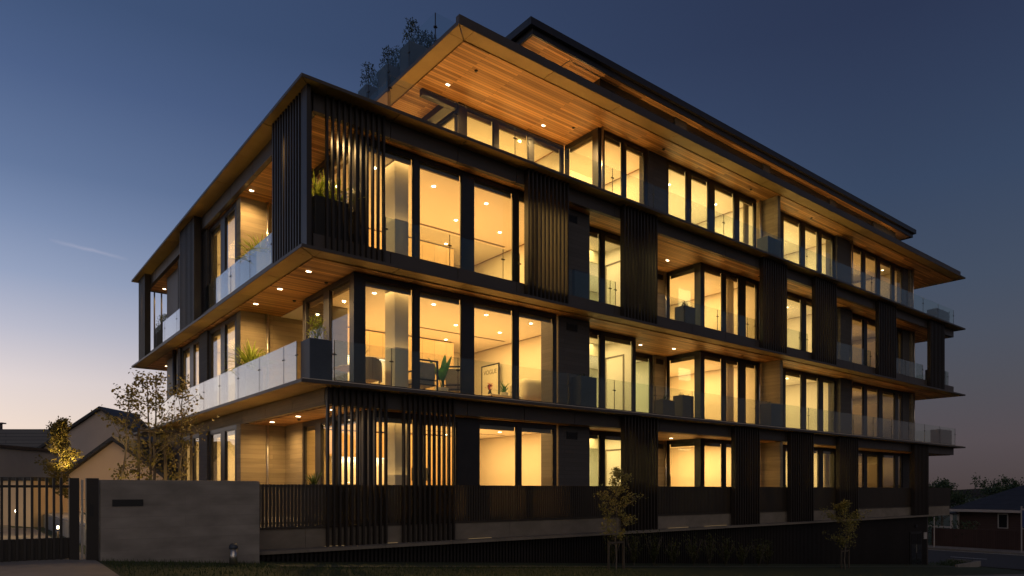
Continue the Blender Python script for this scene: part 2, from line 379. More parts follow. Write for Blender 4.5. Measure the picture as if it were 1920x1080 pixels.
def spandrel(z0, z1, xl, yl, m='cladding', ml=None, xr=35.4, yr=17.4, t=.12, step=1.81):
    b = MB(); g = .009
    for a, c in panels(xl, xr, step): b.box(a+g, c-g, yl, yl+t, z0, z1)
    for a, c in panels(xl+t, xr, step): b.box(a+g, c-g, yr-t, yr, z0, z1)
    for a, c in panels(yl+t, yr-t, step): b.box(xr-t, xr, a+g, c-g, z0, z1)
    b.build('spandrel', m, B)
    b = MB()
    for a, c in panels(yl+t, yr-t, step): b.box(xl, xl+t, a+g, c-g, z0, z1)
    b.build('spandrel', ml or m, B)
spandrel(3.44, 3.80, .71, .40, ml='board_concrete')
spandrel(6.60, 7.03, .40, .40)
spandrel(9.62, 10.0, .40, .40)
# slab cores
b = MB()
b.box(.85, 35.2, .54, 17.2, 3.47, 3.78); b.box(.55, 35.2, .54, 17.2, 6.61, 6.99); b.box(.55, 35.2, .54, 17.2, 9.66, 9.98)
b.box(5.0, 35.0, 1.0, 16.6, 12.74, 12.86); b.box(-3.3, 31.8, .62, 17.2, -.3, .80)
b.build('floor_slab', 'slab_core', B)
# decks
b = MB(); b.box(-3.2, 35.2, .50, 17.3, .801, .84); b.box(.05, 35.7, .05, 17.7, 3.861, 3.90); b.box(.53, 35.25, .53, 17.25, 6.991, 7.03)
b.box(.1, 35.7, .1, 17.7, 10.061, 10.10); b.box(4.1, 35.2, .5, 16.7, 12.861, 12.90)
b.build('terrace_deck', 'deck_paving', B)
# timber soffits
def soffit(x0, x1, y0, y1, z): 
    MB().box(x0, x1, y0, y1, z, z+.022).build('timber_soffit', 'soffit_wood', B)
soffit(.84, 35.27, .53, 17.2, 3.42); soffit(.42, 35.38, .42, 17.38, 6.515); soffit(.53, 35.27, .53, 17.2, 9.62); soffit(4.28, 35.38, .42, 16.5, 12.645)

# ---- slat screens
def screen_x(x0, x1, z0, z1, n=10, y0=.30, y1=.385):
    if x0 > 5: y0 = .215
    b = MB(); p = (x1-x0-.045)/(n-1)
    for i in range(n): b.box(x0+i*p, x0+i*p+.045, y0, y1, z0, z1)
    return b.build('slat_screen', 'slat_metal', B)
def screen_y(y0, y1, z0, z1, n=11, x0=.17, x1=.385):
    b = MB(); p = (y1-y0-.05)/(n-1)
    for i in range(n): b.box(x0, x1, y0+i*p, y0+i*p+.05, z0, z1)
    return b.build('slat_screen', 'slat_metal', B)
for a, c in ((.66, 2.05), (6.17, 7.62), (9.85, 11.34), (17.19, 18.76), (20.87, 22.53), (26.36, 28.08), (31.96, 33.69)): screen_x(a, c, 6.601, 9.999, 11)
for a, c in ((.68, 2.11), (2.52, 3.94), (9.87, 11.36), (15.44, 16.95), (19.06, 20.71), (22.8, 24.41), (30.1, 31.7)): screen_x(a, c, .396, 3.799, 11)
for a, c in ((.43, 2.2), (9.0, 10.74), (16.24, 17.38)): screen_y(a, c, 6.601, 9.999, 12 if a < 15 else 8)
o = screen_x(.45, 2.6, 6.601, 9.6, 9, 17.30, 17.38); MB().box(.17, .255, .17, .42, 6.601, 9.999).build('corner_post', 'slat_metal', B)

# ---- glazing
def glazing(axis, c, edges, z0, z1, blind=.13, mw=.1, parent=B, door=False, blind_side=1, name='window', t=.07, transoms=()):
    """a run of full-height windows in the plane axis=c; edges = [(a,b), ...] clear openings"""
    f = MB(); lo = min(e[0] for e in edges); hi = max(e[1] for e in edges); lo -= mw; hi += mw
    def bx(m, a0, a1, b0, b1, zz0, zz1):
        m.box(a0, a1, b0, b1, zz0, zz1) if axis == 'y' else m.box(b0, b1, a0, a1, zz0, zz1)
    hd = z1-.11; sl = z0+.075
    bx(f, lo, hi, c-t/2, c+t/2+.04, hd, z1); bx(f, lo, hi, c-t/2, c+t/2+.03, z0, sl)
    es = sorted(edges); xs_ = [lo]+[v for e in es for v in e]+[hi]
    for i in range(0, len(xs_), 2): bx(f, xs_[i], xs_[i+1], c-t/2-.003, c+t/2+.02, sl, hd)
    for a, b_ in es:   # sash lines
        w = .028
        bx(f, a, a+w, c-.018, c+.022, sl, hd); bx(f, b_-w, b_, c-.018, c+.022, sl, hd)
        bx(f, a+w, b_-w, c-.018, c+.022, hd-w, hd); bx(f, a+w, b_-w, c-.018, c+.022, sl, sl+w)
    fr = f.build(name, 'dark_frame', parent)
    for a, b_ in es:
        p = MB(); bx(p, a+.02, b_-.02, c-.004, c+.004, sl+.02, hd-.02); p.build('pane', 'window_glass', fr)
    if blind:
        q = MB()
        for a, b_ in es: bx(q, a+.03, b_-.03, c+.05, c+.10, hd-blind, hd-.012)
        q.build('blind', 'blind_cloth', fr)
    return fr
def run(lo, hi, n, m=.1):
    w = (hi-lo-(n-1)*m)/n; return [(lo+i*(w+m), lo+i*(w+m)+w) for i in range(n)]
walls = MB(); walls_taupe = MB(); walls_sage = MB(); ceil = MB(); fl_oak = MB(); fl_carpet = MB()
def rect_room(lv, x0, x1, y0, y1, floor, sides='LRB', wb=walls, power=200, col=WARM, lp=None, ceilb=True, up=.2, frac=.62):
    z0, z1 = LV[lv]; t = .08; e = .004
    floor.box(x0, x1, y0, y1, z0-.05, z0)
    if ceilb: ceil.box(x0+.05, x1-.05, y0+.12, y1-.02, z1-.018, z1-.001)
    if 'L' in sides: wb.box(x0-t, x0, y0+.1, y1+t, z0, z1-.02)
    if 'R' in sides: wb.box(x1, x1+t, y0+.1, y1+t, z0, z1-.02)
    if 'B' in sides: wb.box(x0+e, x1-e, y1, y1+t, z0, z1-.02)
    cx, cy2 = lp or ((x0+x1)/2, (y0+y1)/2)
    sx, sy = (x1-x0)*frac, (y1-y0)*frac
    area('room_light', cx, cy2, z1-.06, sx, sy, power*1.25*(1-up), col)
    if up: area('room_light', cx, cy2, z1-1.45, (x1-x0)*.8, (y1-y0)*.8, power*1.25*up, col, (math.pi, 0, 0))  # upward fill added to brighten the ceiling, no fitting hangs there
def spots(lv, pts, r=.05, dz=-.022):
    for x, y in pts:
        b = MB(); z = LV[lv][1]+dz
        b.lathe([(r, z-.006), (r, z)], x, y, 12); b.build('downlight', 'lamp_glow', B)

FRONT_A, FRONT_B = .76, 1.38
class Each:
    def __init__(s, name, m): s.n = name; s.m = m
    def box(s, *a): return MB().box(*a).build(s.n, s.m, B)
PIER = Each('concrete_wall', 'board_concrete'); PIERD = Each('dark_pier', 'dark_concrete')
for lv in (1, 2, 3):
    z0, z1 = LV[lv]; g0 = z0-.03 if lv != 2 else 3.901
    g0 = {1: .842, 2: 3.902, 3: 7.032}[lv]
    bx_ = 1.8 if lv == 1 else 1.53
    ys1 = 5.15 if lv == 1 else 3.68
    # corner living room front
    if lv == 1: ea = [(2.0, 3.07), (3.3, 4.28), (4.96, 6.2), (6.35, 7.52)]
    else: ea = [(1.76, 3.04), (3.19, 4.43), (4.79, 6.09), (6.26, 7.52)]
    glazing('y', FRONT_A, ea, g0, z1)
    MB().box(bx_-.045, bx_+.13, FRONT_A-.045, FRONT_A+.13, g0, z1-.001).build('corner_post', 'dark_frame', B); MB().box(14.955, 15.1, FRONT_B-.085, FRONT_B+.08, g0, z1-.001).build('corner_post', 'dark_frame', B)
    # side of the corner room facing the terrace
    if lv == 1: glazing('x', bx_, [(1.05, 2.3), (2.5, 3.2), (3.55, 4.3)], g0, z1); 
    else: glazing('x', bx_, [(.96, 2.06), (2.4, 3.46)], g0, z1)
    # terrace back wall in board-marked concrete
    PIER.box(.56, bx_+1.4, 5.75, 6.10, g0, z1-.002)
    if lv == 1: PIER.box(bx_, bx_+.12, 4.42, 5.749, g0, z1-.002)
    else:
        PIERD.box(bx_, bx_+1.2, ys1, ys1+.12, g0, z1-.002); PIER.box(bx_+1.1, bx_+1.2, ys1+.121, 5.749, g0, z1-.002)
    # left facade windows
    glazing('x', .60, [(6.26, 7.2), (7.61, 8.66)], g0, z1, mw=.14)
    PIERD.box(.50, .8, 8.81, 9.73, g0, z1-.002)
    glazing('x', .60, [(9.87, 10.63), (11.1, 12.0)], g0, z1, mw=.12)
    PIERD.box(.50, 4.5, 12.13, 12.45, g0, z1-.002)
    # right facade
    PIERD.box(7.72, 8.95, FRONT_A, 1.5, g0, z1-.002)
    glazing('y', FRONT_B, [(9.10, 10.0), (10.2, 11.5)], g0, z1, mw=.12)
    MB().box(11.63, 11.74, FRONT_B+.07, 2.9, g0, z1-.002).build('side_panel', 'dark_frame', B); walls.box(11.58, 11.628, FRONT_B+.1, 3.0, z0, z1-.02)
    for q in ((11.56, 11.577, 1.80, 1.86, z0, z0+2.1), (11.56, 11.577, 2.6, 2.66, z0, z0+2.1), (11.56, 11.577, 1.861, 2.599, z0+2.05, z0+2.1)): walls_taupe.box(*q)
    walls_sage.box(9.3, 11.55, 2.75, 2.85, z1-.42, z1-.02)
    glazing('y', 2.95, [(12.3, 13.2), (13.35, 14.2)], g0, z1, mw=.12)
    PIER.box(14.36, 14.93, 2.85, 3.1, g0, z1-.002)
    glazing('x', 15.0, [(1.55, 2.72)], g0, z1, mw=.1)
    glazing('y', FRONT_B-.04, [(15.2, 16.3), (16.5, 17.35), (17.75, 18.5)], g0, z1, mw=.12)
    PIER.box(18.72, 18.9, .47, 3.0, g0, z1-.002)
    glazing('y', FRONT_B, [(19.2, 20.35), (20.62, 21.88), (22.22, 23.27), (23.63, 24.6)], g0, z1, mw=.12)
    PIERD.box(24.74, 25.78, 1.15, 1.7, g0, z1-.002)
    glazing('y', FRONT_B-.02, [(25.95, 26.03), (26.17, 27.3), (27.65, 28.85), (29.25, 30.6), (30.95, 31.3)], g0, z1, mw=.1)
    PIERD.box(31.42, 32.2, 1.3, 1.6, g0, z1-.002)
    PIER.box(32.21, 32.5, 1.2, 1.8, g0, z1-.002)
    # rooms
    p = {1: 1.0, 2: 1.0, 3: 1.0}[lv]
    rect_room(lv, bx_+.1, 8.95, .84, 6.9, fl_oak, 'RB', power=380, col=AMBER, lp=(5.4, 3.4), frac=.8)
    if lv != 1: walls.box(bx_+.16, bx_+1.09, ys1+.02, ys1+.14, z0, z1-.02)
    rect_room(lv, 9.12, 14.9, 3.05, 6.2, fl_carpet, 'LRB', wb=walls_sage, power=110, col=SAGE)
    fl_carpet.box(9.12, 11.6, 1.45, 3.045, z0-.05, z0); walls.box(9.04, 9.12, 1.5, 3.1, z0, z1-.02); ceil.box(9.15, 11.6, 1.5, 3.1, z1-.018, z1-.001)
    area('room_light', 10.3, 2.2, z1-.06, 1.6, 1.2, 55, PALE)
    rect_room(lv, 15.1, 18.7, 1.42, 5.6, fl_oak, 'RB', power=150, col=AMBER)
    walls.box(15.0, 15.08, 2.95, 5.7, z0, z1-.02)
    rect_room(lv, 18.98, 24.9, 1.45, 4.6, fl_carpet, 'LRB', power=150, col=PALE)
    rect_room(lv, 25.1, 33.0-.9, 1.42, 6.4, fl_oak, 'LRB', power=100, col=AMBER)
    walls_taupe.box(30.9, 30.98, 2.2, 6.3, z0, z1-.5); walls_taupe.box(27.9, 30.8, 4.6, 4.68, z0, z1-.35)
    rect_room(lv, .70, 4.4, 6.12, 12.05, fl_carpet, 'RBF', power=190, col=WARM)
    # columns just inside the glass
    MB().box(2.79, 3.17, 1.2, 1.7, z0, z1-.02).build('column', 'plaster', B, bevel=.01)
    spots(lv, [(2.62, 1.93), (4.33, 1.9), (6.07, 1.93), (7.68, 1.91), (6.07, 3.45), (7.68, 3.41), (4.33, 3.6), (6.92, 5.29)])
    spots(lv, [(17.9, 2.3), (16.3, 2.3), (27.3, 2.3), (29.4, 2.3), (22.9, 2.6), (1.6, 7.6), (1.6, 10.6)])
# upper floor
z0, z1 = LV[4]; g0 = 10.102
glazing('y', 2.75, [(5.95, 6.93), (7.11, 8.27), (8.48, 9.62)], g0, z1, mw=.12)
glazing('x', 5.72, [(2.95, 4.3), (4.5, 6.0)], g0, z1, mw=.12)
glazing('x', 9.8, [(1.45, 2.58)], g0, z1, mw=.12)
glazing('y', 1.25, [(10.05, 10.86), (11.03, 11.9)], g0, z1, mw=.16)
PIERD.box(12.08, 12.98, 1.2, 1.6, g0, z1-.002)
glazing('y', 1.25, [(13.1, 14.1), (14.33, 15.33), (15.68, 16.9), (17.2, 18.2)], g0, z1, mw=.1)
PIER.box(18.55, 18.73, .47, 3.0, g0, z1-.002)
glazing('y', 1.25, [(18.95, 20.0), (20.25, 21.55), (21.9, 22.95), (23.25, 24.2)], g0, z1, mw=.12)
PIERD.box(24.33, 25.5, 1.1, 1.6, g0, z1-.002)
glazing('y', 1.25, [(25.62, 25.72), (25.86, 26.95), (27.25, 28.4), (28.75, 30.0), (30.3, 31.1)], g0, z1, mw=.1)
PIERD.box(31.22, 31.8, 1.2, 1.5, g0, z1-.002); PIER.box(31.81, 32.1, 1.1, 1.6, g0, z1-.002)
rect_room(4, 5.8, 9.72, 2.83, 7.5, fl_oak, 'RB', power=270, col=AMBER)
rect_room(4, 9.9, 12.85, 1.33, 6.0, fl_oak, 'RB', power=190, col=WARM)
rect_room(4, 13.05, 18.5, 1.33, 4.6, fl_carpet, 'LRB', power=235, col=PALE)
rect_room(4, 18.8, 24.9, 1.33, 4.6, fl_carpet, 'LRB', power=235, col=PALE)
rect_room(4, 25.1, 31.7, 1.33, 5.6, fl_oak, 'LRB', power=150, col=AMBER)
walls_taupe.box(30.4, 30.48, 2.2, 5.5, z0, z1-.5); walls_taupe.box(27.5, 30.3, 4.2, 4.28, z0, z1-.4)
spots(4, [(7.4, 4.2), (9.0, 3.6), (6.3, 4.2), (10.9, 2.4), (14.6, 2.4), (17.4, 2.4), (22.4, 2.8), (27.2, 2.2), (29.0, 2.2), (30.8, 2.0)])
walls.build('room_wall', 'plaster', B); walls_taupe.build('partition', 'taupe_wall', B); walls_sage.build('hall_wall', 'sage_plaster', B)
ceil.build('ceiling', 'ceiling_paint', B); fl_oak.build('timber_floor', 'oak_floor', B); fl_carpet.build('carpet_floor', 'carpet', B)
# rear and end walls
b = MB()
for lv in (1, 2, 3): 
    z0, z1 = LV[lv]; b.box(32.3, 32.5, 1.81, 15.0, z0-.02, z1-.01); b.box(.9, 32.5, 15.0, 15.2, z0-.02, z1-.01); b.box(.7, .9, 12.46, 15.0, z0-.02, z1-.01)
z0, z1 = LV[4]; b.box(31.9, 32.1, 1.61, 14.0, z0-.01, z1-.01); b.box(5.7, 32.1, 14.0, 14.2, z0-.01, z1-.01); b.box(5.66, 5.78, 6.15, 13.99, z0-.01, z1-.01)
b.build('rear_wall', 'cladding', B)
# ceiling slots (air diffusers) and sprinklers
for lv in (1, 2, 3):
    z1 = LV[lv][1]
    MB().box(5.3, 8.6, 4.3, 4.4, z1-.026, z1-.019).build('air_diffuser', 'taupe_wall', B)
    MB().box(1.9, 2.0, 1.4, 4.6, z1-.026, z1-.019).build('air_diffuser', 'taupe_wall', B)
# exterior downlights
def ext(z, pts, p=26, glow=.045, col=(1, .60, .22)):
    for x, y in pts:
        MB().box(x-.05, x+.05, y-.028, y+.028, z-.008, z-.001).build('downlight', 'lamp_glow', B)
        spot('soffit_lamp', x, y, z-.02, p*8.5, col, 160, .03)
ext(3.42, [(1.18, 1.15), (1.1, 3.0), (1.1, 4.83)], 16); ext(6.515, [(.70, 1.37), (.69, 3.12), (.68, 4.86), (1.0, 15.16), (.99, 16.4)], 22)
ext(9.62, [(.70, 1.37), (.70, 3.5), (.68, 5.2), (.95, 16.6), (.95, 14.6)], 22)
ext(12.645, [(4.97, 2.2), (8.4, 2.18)], 85)
ext(9.62, [(13.9, 1.9)], 7); ext(6.515, [(12.6, 2.0), (14.0, 1.7)], 5); ext(3.42, [(14.1, 1.9)], 6)
ext(12.645, [(33.5, 3.2), (33.5, 8)], 16); ext(6.515, [(33.5, 3)], 10); ext(9.62, [(33.5, 3)], 10)
def dots(z, pts):
    for x, y in pts: MB().lathe([(.035, z-.03), (.05, z-.001)], x, y, 10).build('sprinkler', 'black', B)
dots(6.515, [(1.35, 1.9), (1.35, 3.9), (16.9, .9)]); dots(9.62, [(1.35, 1.8), (1.2, 4.4), (18, .9)]); dots(12.645, [(5.2, 1.2), (9.2, 1.7), (12.4, .85), (17.3, .8), (21.6, .8)]); dots(3.42, [(1.4, 1.9), (1.4, 3.7)])
# wall vents on the piers
b = MB()
for lv in (1, 2, 3):
    z1 = LV[lv][1]
    for k in range(6): b.box(8.05, 8.42, .735, .757, z1-.36+k*.032, z1-.36+k*.032+.018)
    b.box(8.03, 8.05, .735, .757, z1-.37, z1-.16); b.box(8.42, 8.44, .735, .757, z1-.37, z1-.16)
    for k in range(6): b.box(14.42, 14.8, 2.82, 2.847, z1-.30+k*.032, z1-.30+k*.032+.018)
b.build('wall_vent', 'black', B)
# downpipes
for lv in (1, 2, 3):
    z0, z1 = LV[lv]; g0 = {1: .842, 2: 3.902, 3: 7.032}[lv]
    for x, y in ((1.28, 5.69), (14.9, 2.78), (18.66, 1.3), (25.86, 1.2), (32.35, 1.13)):
        MB().tube([(x, y, g0), (x, y, z1-.003)], .035, 8).build('downpipe', 'steel', B, smooth=True)
for x, y in ((9.86, 1.12), (18.5, 1.15), (25.56, 1.02), (31.95, 1.03)): MB().tube([(x, y, 10.102), (x, y, 12.644)], .035, 8).build('downpipe', 'steel', B, smooth=True)
MB().tube([(.45, 12.7, 3.902), (.45, 12.7, 6.5)], .07, 8).build('downpipe', 'dark_frame', B, smooth=True)

# ---- glass balustrades
def balus(axis, c, joints, z0, z1, gm='balcony_glass'):
    if axis == 'x' and c < 1: gm = 'side_glass_hazed'
    if z0 > 12 or (axis == 'x' and z0 > 10 and c < 5): gm = 'roof_glass'
    f = MB()
    for j in joints:
        for zz in ((z0+z1)/2+.14,):
            if axis == 'y': f.box(j-.05, j+.05, c-.018, c+.018, zz-.012, zz+.012)
            else: f.box(c-.018, c+.018, j-.05, j+.05, zz-.012, zz+.012)
        if axis == 'y': f.box(j-.0065, j+.0065, c-.007, c+.007, z0+.041, z1-.005)
        else: f.box(c-.007, c+.007, j-.0065, j+.0065, z0+.041, z1-.005)
    lo, hi = joints[0], joints[-1]
    if axis == 'y': f.box(lo, hi, c-.02, c+.02, z0, z0+.04)
    else: f.box(c-.02, c+.02, lo, hi, z0, z0+.04)
    fr = f.build('balustrade', 'dark_frame', B)
    for a, b_ in zip(joints[:-1], joints[1:]):
        p = MB()
        if axis == 'y': p.box(a+.008, b_-.008, c-.006, c+.006, z0+.03, z1)
        else: p.box(c-.006, c+.006, a+.008, b_-.008, z0+.03, z1)
        p.build('glass_panel', gm, fr)
J = [.79, 2.15]+[3.95+1.815*i for i in range(17)]+[35.0]
balus('y', .2, J, 3.901, 4.79)
balus('x', .2, [.79, 1.55, 3.15, 4.78, 6.42, 8.0, 9.8, 11.6, 13.4, 15.2, 17.2], 3.901, 4.79)
balus('x', 35.1, [.5, 2.3, 4.1, 5.9], 3.901, 4.79)
balus('y', .56, [2.2, 3.95, 5.6, 6.15], 7.031, 7.86); balus('y', .56, [7.65, 9.6, 9.83], 7.031, 7.80); balus('y', .56, [11.36, 13.1, 14.9, 16.7, 17.17], 7.031, 7.80)
balus('y', .56, [18.8, 20.25, 20.85], 7.031, 7.80); balus('y', .56, [22.55, 24.4, 26.3], 7.031, 7.80); balus('y', .56, [28.1, 29.9, 31.9], 7.031, 7.80); balus('y', .56, [33.7, 35.1], 7.031, 7.80)
balus('x', .5, [2.3, 3.15, 4.78, 6.42, 8.0, 8.98], 7.031, 7.86); balus('x', .5, [10.76, 12.6, 14.4, 16.2], 7.031, 7.86)
balus('y', .27, J[1:], 10.101, 10.95)
balus('x', 2.15, [.35, 2.1, 3.9, 5.7, 7.5], 10.101, 10.88)
balus('x', 35.1, [.5, 2.3, 4.1, 5.9], 10.101, 10.95); balus('x', 35.1, [.6, 2.3, 4.1], 7.031, 7.80)
balus('x', 4.16, [1.56, 2.9, 4.05, 5.3, 7.1], 12.901, 13.92); balus('y', 1.56, [4.17, 6.0, 7.8], 12.901, 13.92)

# ---- ground floor: slat fence in front of the terrace, band, basement screen
b = MB(); x = -.74
while x < 35.0: b.box(x, x+.050, .43, .49, .84, 1.72); x += .076
b.box(-.78, 35.0, .425, .495, .80, .839); b.box(-.78, 35.0, .497, .52, 1.66, 1.70); b.box(-.78, 35.0, .497, .52, .9, .94)
b.build('slat_fence', 'fence_slat', B)
b = MB()
for a, c in panels(-3.4, 35.0, 1.81): b.box(a+.004, c-.004, .46, .56, .396 if c < 32 else .30, .795)
b.build('concrete_band', 'band_concrete', B)
b = MB(); x = -.9
while x < 31.7:
    b.box(x, x+.05, .30, .34, gz(x, .3)-.1, .328); x += .10
b.box(-.95, 31.75, .345, .36, .20, .25)
b.build('basement_screen', 'fence_metal', B)
MB().box(-.95, 31.75, .55, .7, -2.4, .32).build('basement_wall', 'black', B)
MB().box(31.76, 31.86, .31, 14, -2.4, .32).build('basement_end_wall', 'cladding', B)
# basement door at the far end
d = MB().box(29.7, 31.05, .262, .298, -2.03, -.38).build('door', 'dark_frame', B)
MB().box(29.8, 30.33, .25, .261, -1.95, -.48).build('door_pane', 'dark_window', d); MB().box(30.42, 30.95, .25, .261, -1.95, -.48).build('door_pane', 'dark_window', d)
MB().tube([(30.36, .245, -1.4), (30.36, .245, -1.0)], .014, 6).build('handle', 'steel', d)
MB().box(31.3, 31.62, .262, .298, -.78, -.46).build('notice_plate', 'white_trim', B)
MB().box(30.25, 30.45, .24, .298, -.18, -.05).build('lamp_housing', 'black', B)
# LED strips along the plinth ledge
for a, c in ((.66, 1.12), (2.15, 2.42), (4.4, 5.1), (12.06, 13.09), (13.94, 15.2)):
    MB().box(a, c, .386, .4, .397, .402).build('led_strip', 'led_glow', B)

# ---- top floor set back and its roof
b = MB()
b.box(7.25, 33.3, 1.4, 15, 14.99, 15.06)
for a, c in panels(7.25, 33.3, 2.6): b.box(a+.004, c-.004, 1.4, 1.5, 14.85, 14.989)
b.box(7.25, 7.35, 1.5, 15, 14.85, 14.989); b.box(33.2, 33.3, 1.5, 15, 14.85, 14.989)
b.box(7.4, 33.15, 1.505, 1.56, 14.66, 14.95); b.box(7.4, 7.46, 1.561, 14.9, 14.66, 14.95); b.box(33.09, 33.15, 1.561, 14.9, 14.66, 14.95)
b.build('upper_roof', 'dark_frame', B)
soffit(7.47, 33.08, 1.565, 14.9, 14.70)
b = MB(); ps = []
for g0_, n_w in ((10.55, 3), (14.9, 4), (20.3, 4), (25.7, 3)):
    for i in range(n_w+1): b.box(g0_+1.2*i-.05, g0_+1.2*i+.05, 1.86, 1.98, 12.905, 14.47)
    b.box(g0_-.05, g0_+1.2*n_w+.05, 1.85, 1.99, 14.47, 14.699); ps += [(g0_+1.2*i+.06, g0_+1.2*(i+1)-.06) for i in range(n_w)]
b.box(10.5, 10.62, 2.0, 5.0, 14.47, 14.699); b.box(10.5, 10.6, 4.9, 5.0, 12.905, 14.46)
b.build('upper_window_frames', 'dark_frame', B)
b = MB()
for a, c in ps: b.box(a, c, 1.93, 1.95, 14.05, 14.465)
b.build('blind', 'blind_cloth', B)
for a, c in ((14.21, 14.84), (19.76, 20.24), (25.16, 25.64), (29.36, 31.8)): MB().box(a, c, 1.80, 2.05, 12.905, 14.695).build('upper_pier', 'dark_concrete', B)
b = MB(); b.box(10.7, 31.8, 3.4, 3.45, 12.91, 14.69); b.build('upper_wall', 'taupe_wall', B)
MB().box(7.9, 10.4, 3.6, 14, 12.91, 14.69).build('stair_core', 'cladding', B)
b = MB()  # access hatch in the upper soffit
for q in ((9.1, 11.3, 1.78, 1.80), (9.1, 11.3, 2.34, 2.36), (9.1, 9.12, 1.8, 2.34), (11.28, 11.3, 1.8, 2.34)): b.box(*q, 14.688, 14.699)
b.box(10.9, 11.1, 1.95, 2.1, 14.67, 14.699)
b.build('soffit_hatch', 'black', B)
for x in (8.6, 10.4): spot('soffit_fill', x, 2.4, 13.3, 50, (1, .56, .2), 150, .1, rot=(math.pi, 0, 0))  # upward fill spots added to brighten the upper soffit, without fixtures
for x in (12.5, 15.5, 18.5, 21.5, 24.5, 27.5, 30.5): spot('soffit_fill', x, 1.1, 13.1, 42, (1, .58, .2), 150, .1, rot=(math.pi, 0, 0))
MB().box(9.755, 9.93, 1.205, 1.36, 10.102, 12.644).build('corner_post', 'dark_frame', B); MB().box(5.675, 5.86, 2.705, 2.87, 10.102, 12.644).build('corner_post', 'dark_frame', B)
# projecting beam by the penthouse corner
b = MB(); b.box(4.5, 5.66, 2.75, 2.9, 12.45, 12.643); b.box(5.3, 5.6, 2.91, 4.4, 12.45, 12.643); b.build('soffit_beam', 'dark_frame', B)

# ------------------------------------------------------------------ kitchens and interior of the corner flats
for lv, lab in ((1, 'oak kitchen units with lit splashback behind the ground floor slat screens'), (2, 'oak kitchen units with lit splashback behind the white column'), (3, 'oak kitchen wall seen high through the third floor corner windows')):
    z = LV[lv][0]
    k = thing('kitchen_units', lab, 'kitchen', (3.0, 5.5, z))
    MB().box(0, 2.1, .1, .5, 1.75, 2.5).build('wall_cabinet', 'oak_cabinet', k)
    MB().box(2.11, 4.35, -.02, .6, 0, 2.5).build('tall_cabinet', 'oak_cabinet', k)
    MB().box(0, 2.1, -.1, .5, 0, .88).build('base_cabinet', 'oak_cabinet', k)
    MB().box(-.02, 2.1, -.12, .5, .881, .92).build('worktop', 'ceramic', k)
    MB().box(.02, 2.08, .46, .49, .93, 1.745).build('splashback', 'plaster', k); MB().box(.05, 2.05, .40, .43, 1.725, 1.748).build('led_strip', 'cabinet_glow', k)
    MB().box(2.75, 3.35, -.05, -.021, 1.05, 1.45).build('oven', 'black', k)
    area('splash_light', 4.0, 5.88, z+1.72, 1.9, .06, 16, (1, .78, .42))

def leafblade(b, base, d, L, w, droop, up=.5, seg=5):
    d = Vector((math.cos(d), math.sin(d), 0)); p = Vector(base); side = Vector((-d.y, d.x, 0)); prev = None
    v = (d*(1-up)+Vector((0, 0, up))).normalized()
    for i in range(seg+1):
        t = i/seg; ww = w*math.sin(math.pi*min(1, .12+t*.9))**.7 if t < 1 else .001
        a, c = p-side*ww/2, p+side*ww/2
        if prev: b.quad(prev[0], prev[1], tuple(c), tuple(a))
        prev = (tuple(a), tuple(c)); p = p+v*(L/seg); v = (v+Vector((0, 0, -droop/seg))+d*droop*.3/seg).normalized()
def fol_spiky(h, n, rnd, w=.03, stem=0):
    b = MB()
    if stem:
        b.tube([(0, 0, 0), (.02, .01, stem)], .012, 5)
    for i in range(n): leafblade(b, (rnd.uniform(-.02, .02), rnd.uniform(-.02, .02), stem*rnd.uniform(.4, 1)), rnd.uniform(0, 6.28), h*rnd.uniform(.6, 1.1), w, rnd.uniform(.5, 1.9), rnd.uniform(.35, .9))
    return b
def fol_bush(h, r, n, rnd, ls=.06):
    b = MB()
    for i in range(9):
        a = rnd.uniform(0, 6.28); rr = r*rnd.uniform(.2, .9); b.tube([(0, 0, 0), (rr*math.cos(a)*.5, rr*math.sin(a)*.5, h*.5), (rr*math.cos(a), rr*math.sin(a), h*rnd.uniform(.6, 1))], [.006, .005, .003], 4)
    for i in range(n):
        a = rnd.uniform(0, 6.28); rr = r*math.sqrt(rnd.random()); z = h*rnd.uniform(.15, 1.0); rr *= (1.2-z/h*.6)
        leafblade(b, (rr*math.cos(a), rr*math.sin(a), z), rnd.uniform(0, 6.28), ls*rnd.uniform(.8, 2), ls*.4, .6, rnd.uniform(0, .7), 3)
    return b
def planter(x, y, z, sx, sy, h, label, leaf='leaf_dark', kind='small', m='planter_blue', seed=0, fh=.3, cat='potted plant', group=None):
    t = thing('potted_plant', label, cat, (x, y, z), 0, group); rnd = random.Random(seed)
    b = MB(); w = .03; X, Y = sx/2, sy/2
    b.box(-X, X, -Y, -Y+w, 0, h); b.box(-X, X, Y-w, Y, 0, h); b.box(-X, -X+w, -Y+w, Y-w, 0, h); b.box(X-w, X, -Y+w, Y-w, 0, h); b.box(-X+w, X-w, -Y+w, Y-w, .02, h*.5)
    b.build('planter', m, t, bevel=.006)
    MB().box(-X+w, X-w, -Y+w, Y-w, h*.5+.001, h-.04).build('soil', 'soil', t)
    n = 1 if max(sx, sy) < .6 else 3
    for i in range(n):
        ox = (i-(n-1)/2)*sx*.3 if sx >= sy else 0; oy = (i-(n-1)/2)*sy*.3 if sy > sx else 0
        if kind == 'spiky': f = fol_spiky(fh*rnd.uniform(.8, 1.1), 46, rnd, .038)
        elif kind == 'bush': f = fol_bush(fh*rnd.uniform(.8, 1.1), min(.26, max(sx, sy)*.45), 260, rnd)
        else: f = fol_spiky(fh*rnd.uniform(.5, 1.1), 9, rnd, .03)
        f.v = [(v[0]+ox, v[1]+oy, v[2]+h-.04) for v in f.v]
        f.build('foliage', leaf, t)
    return t
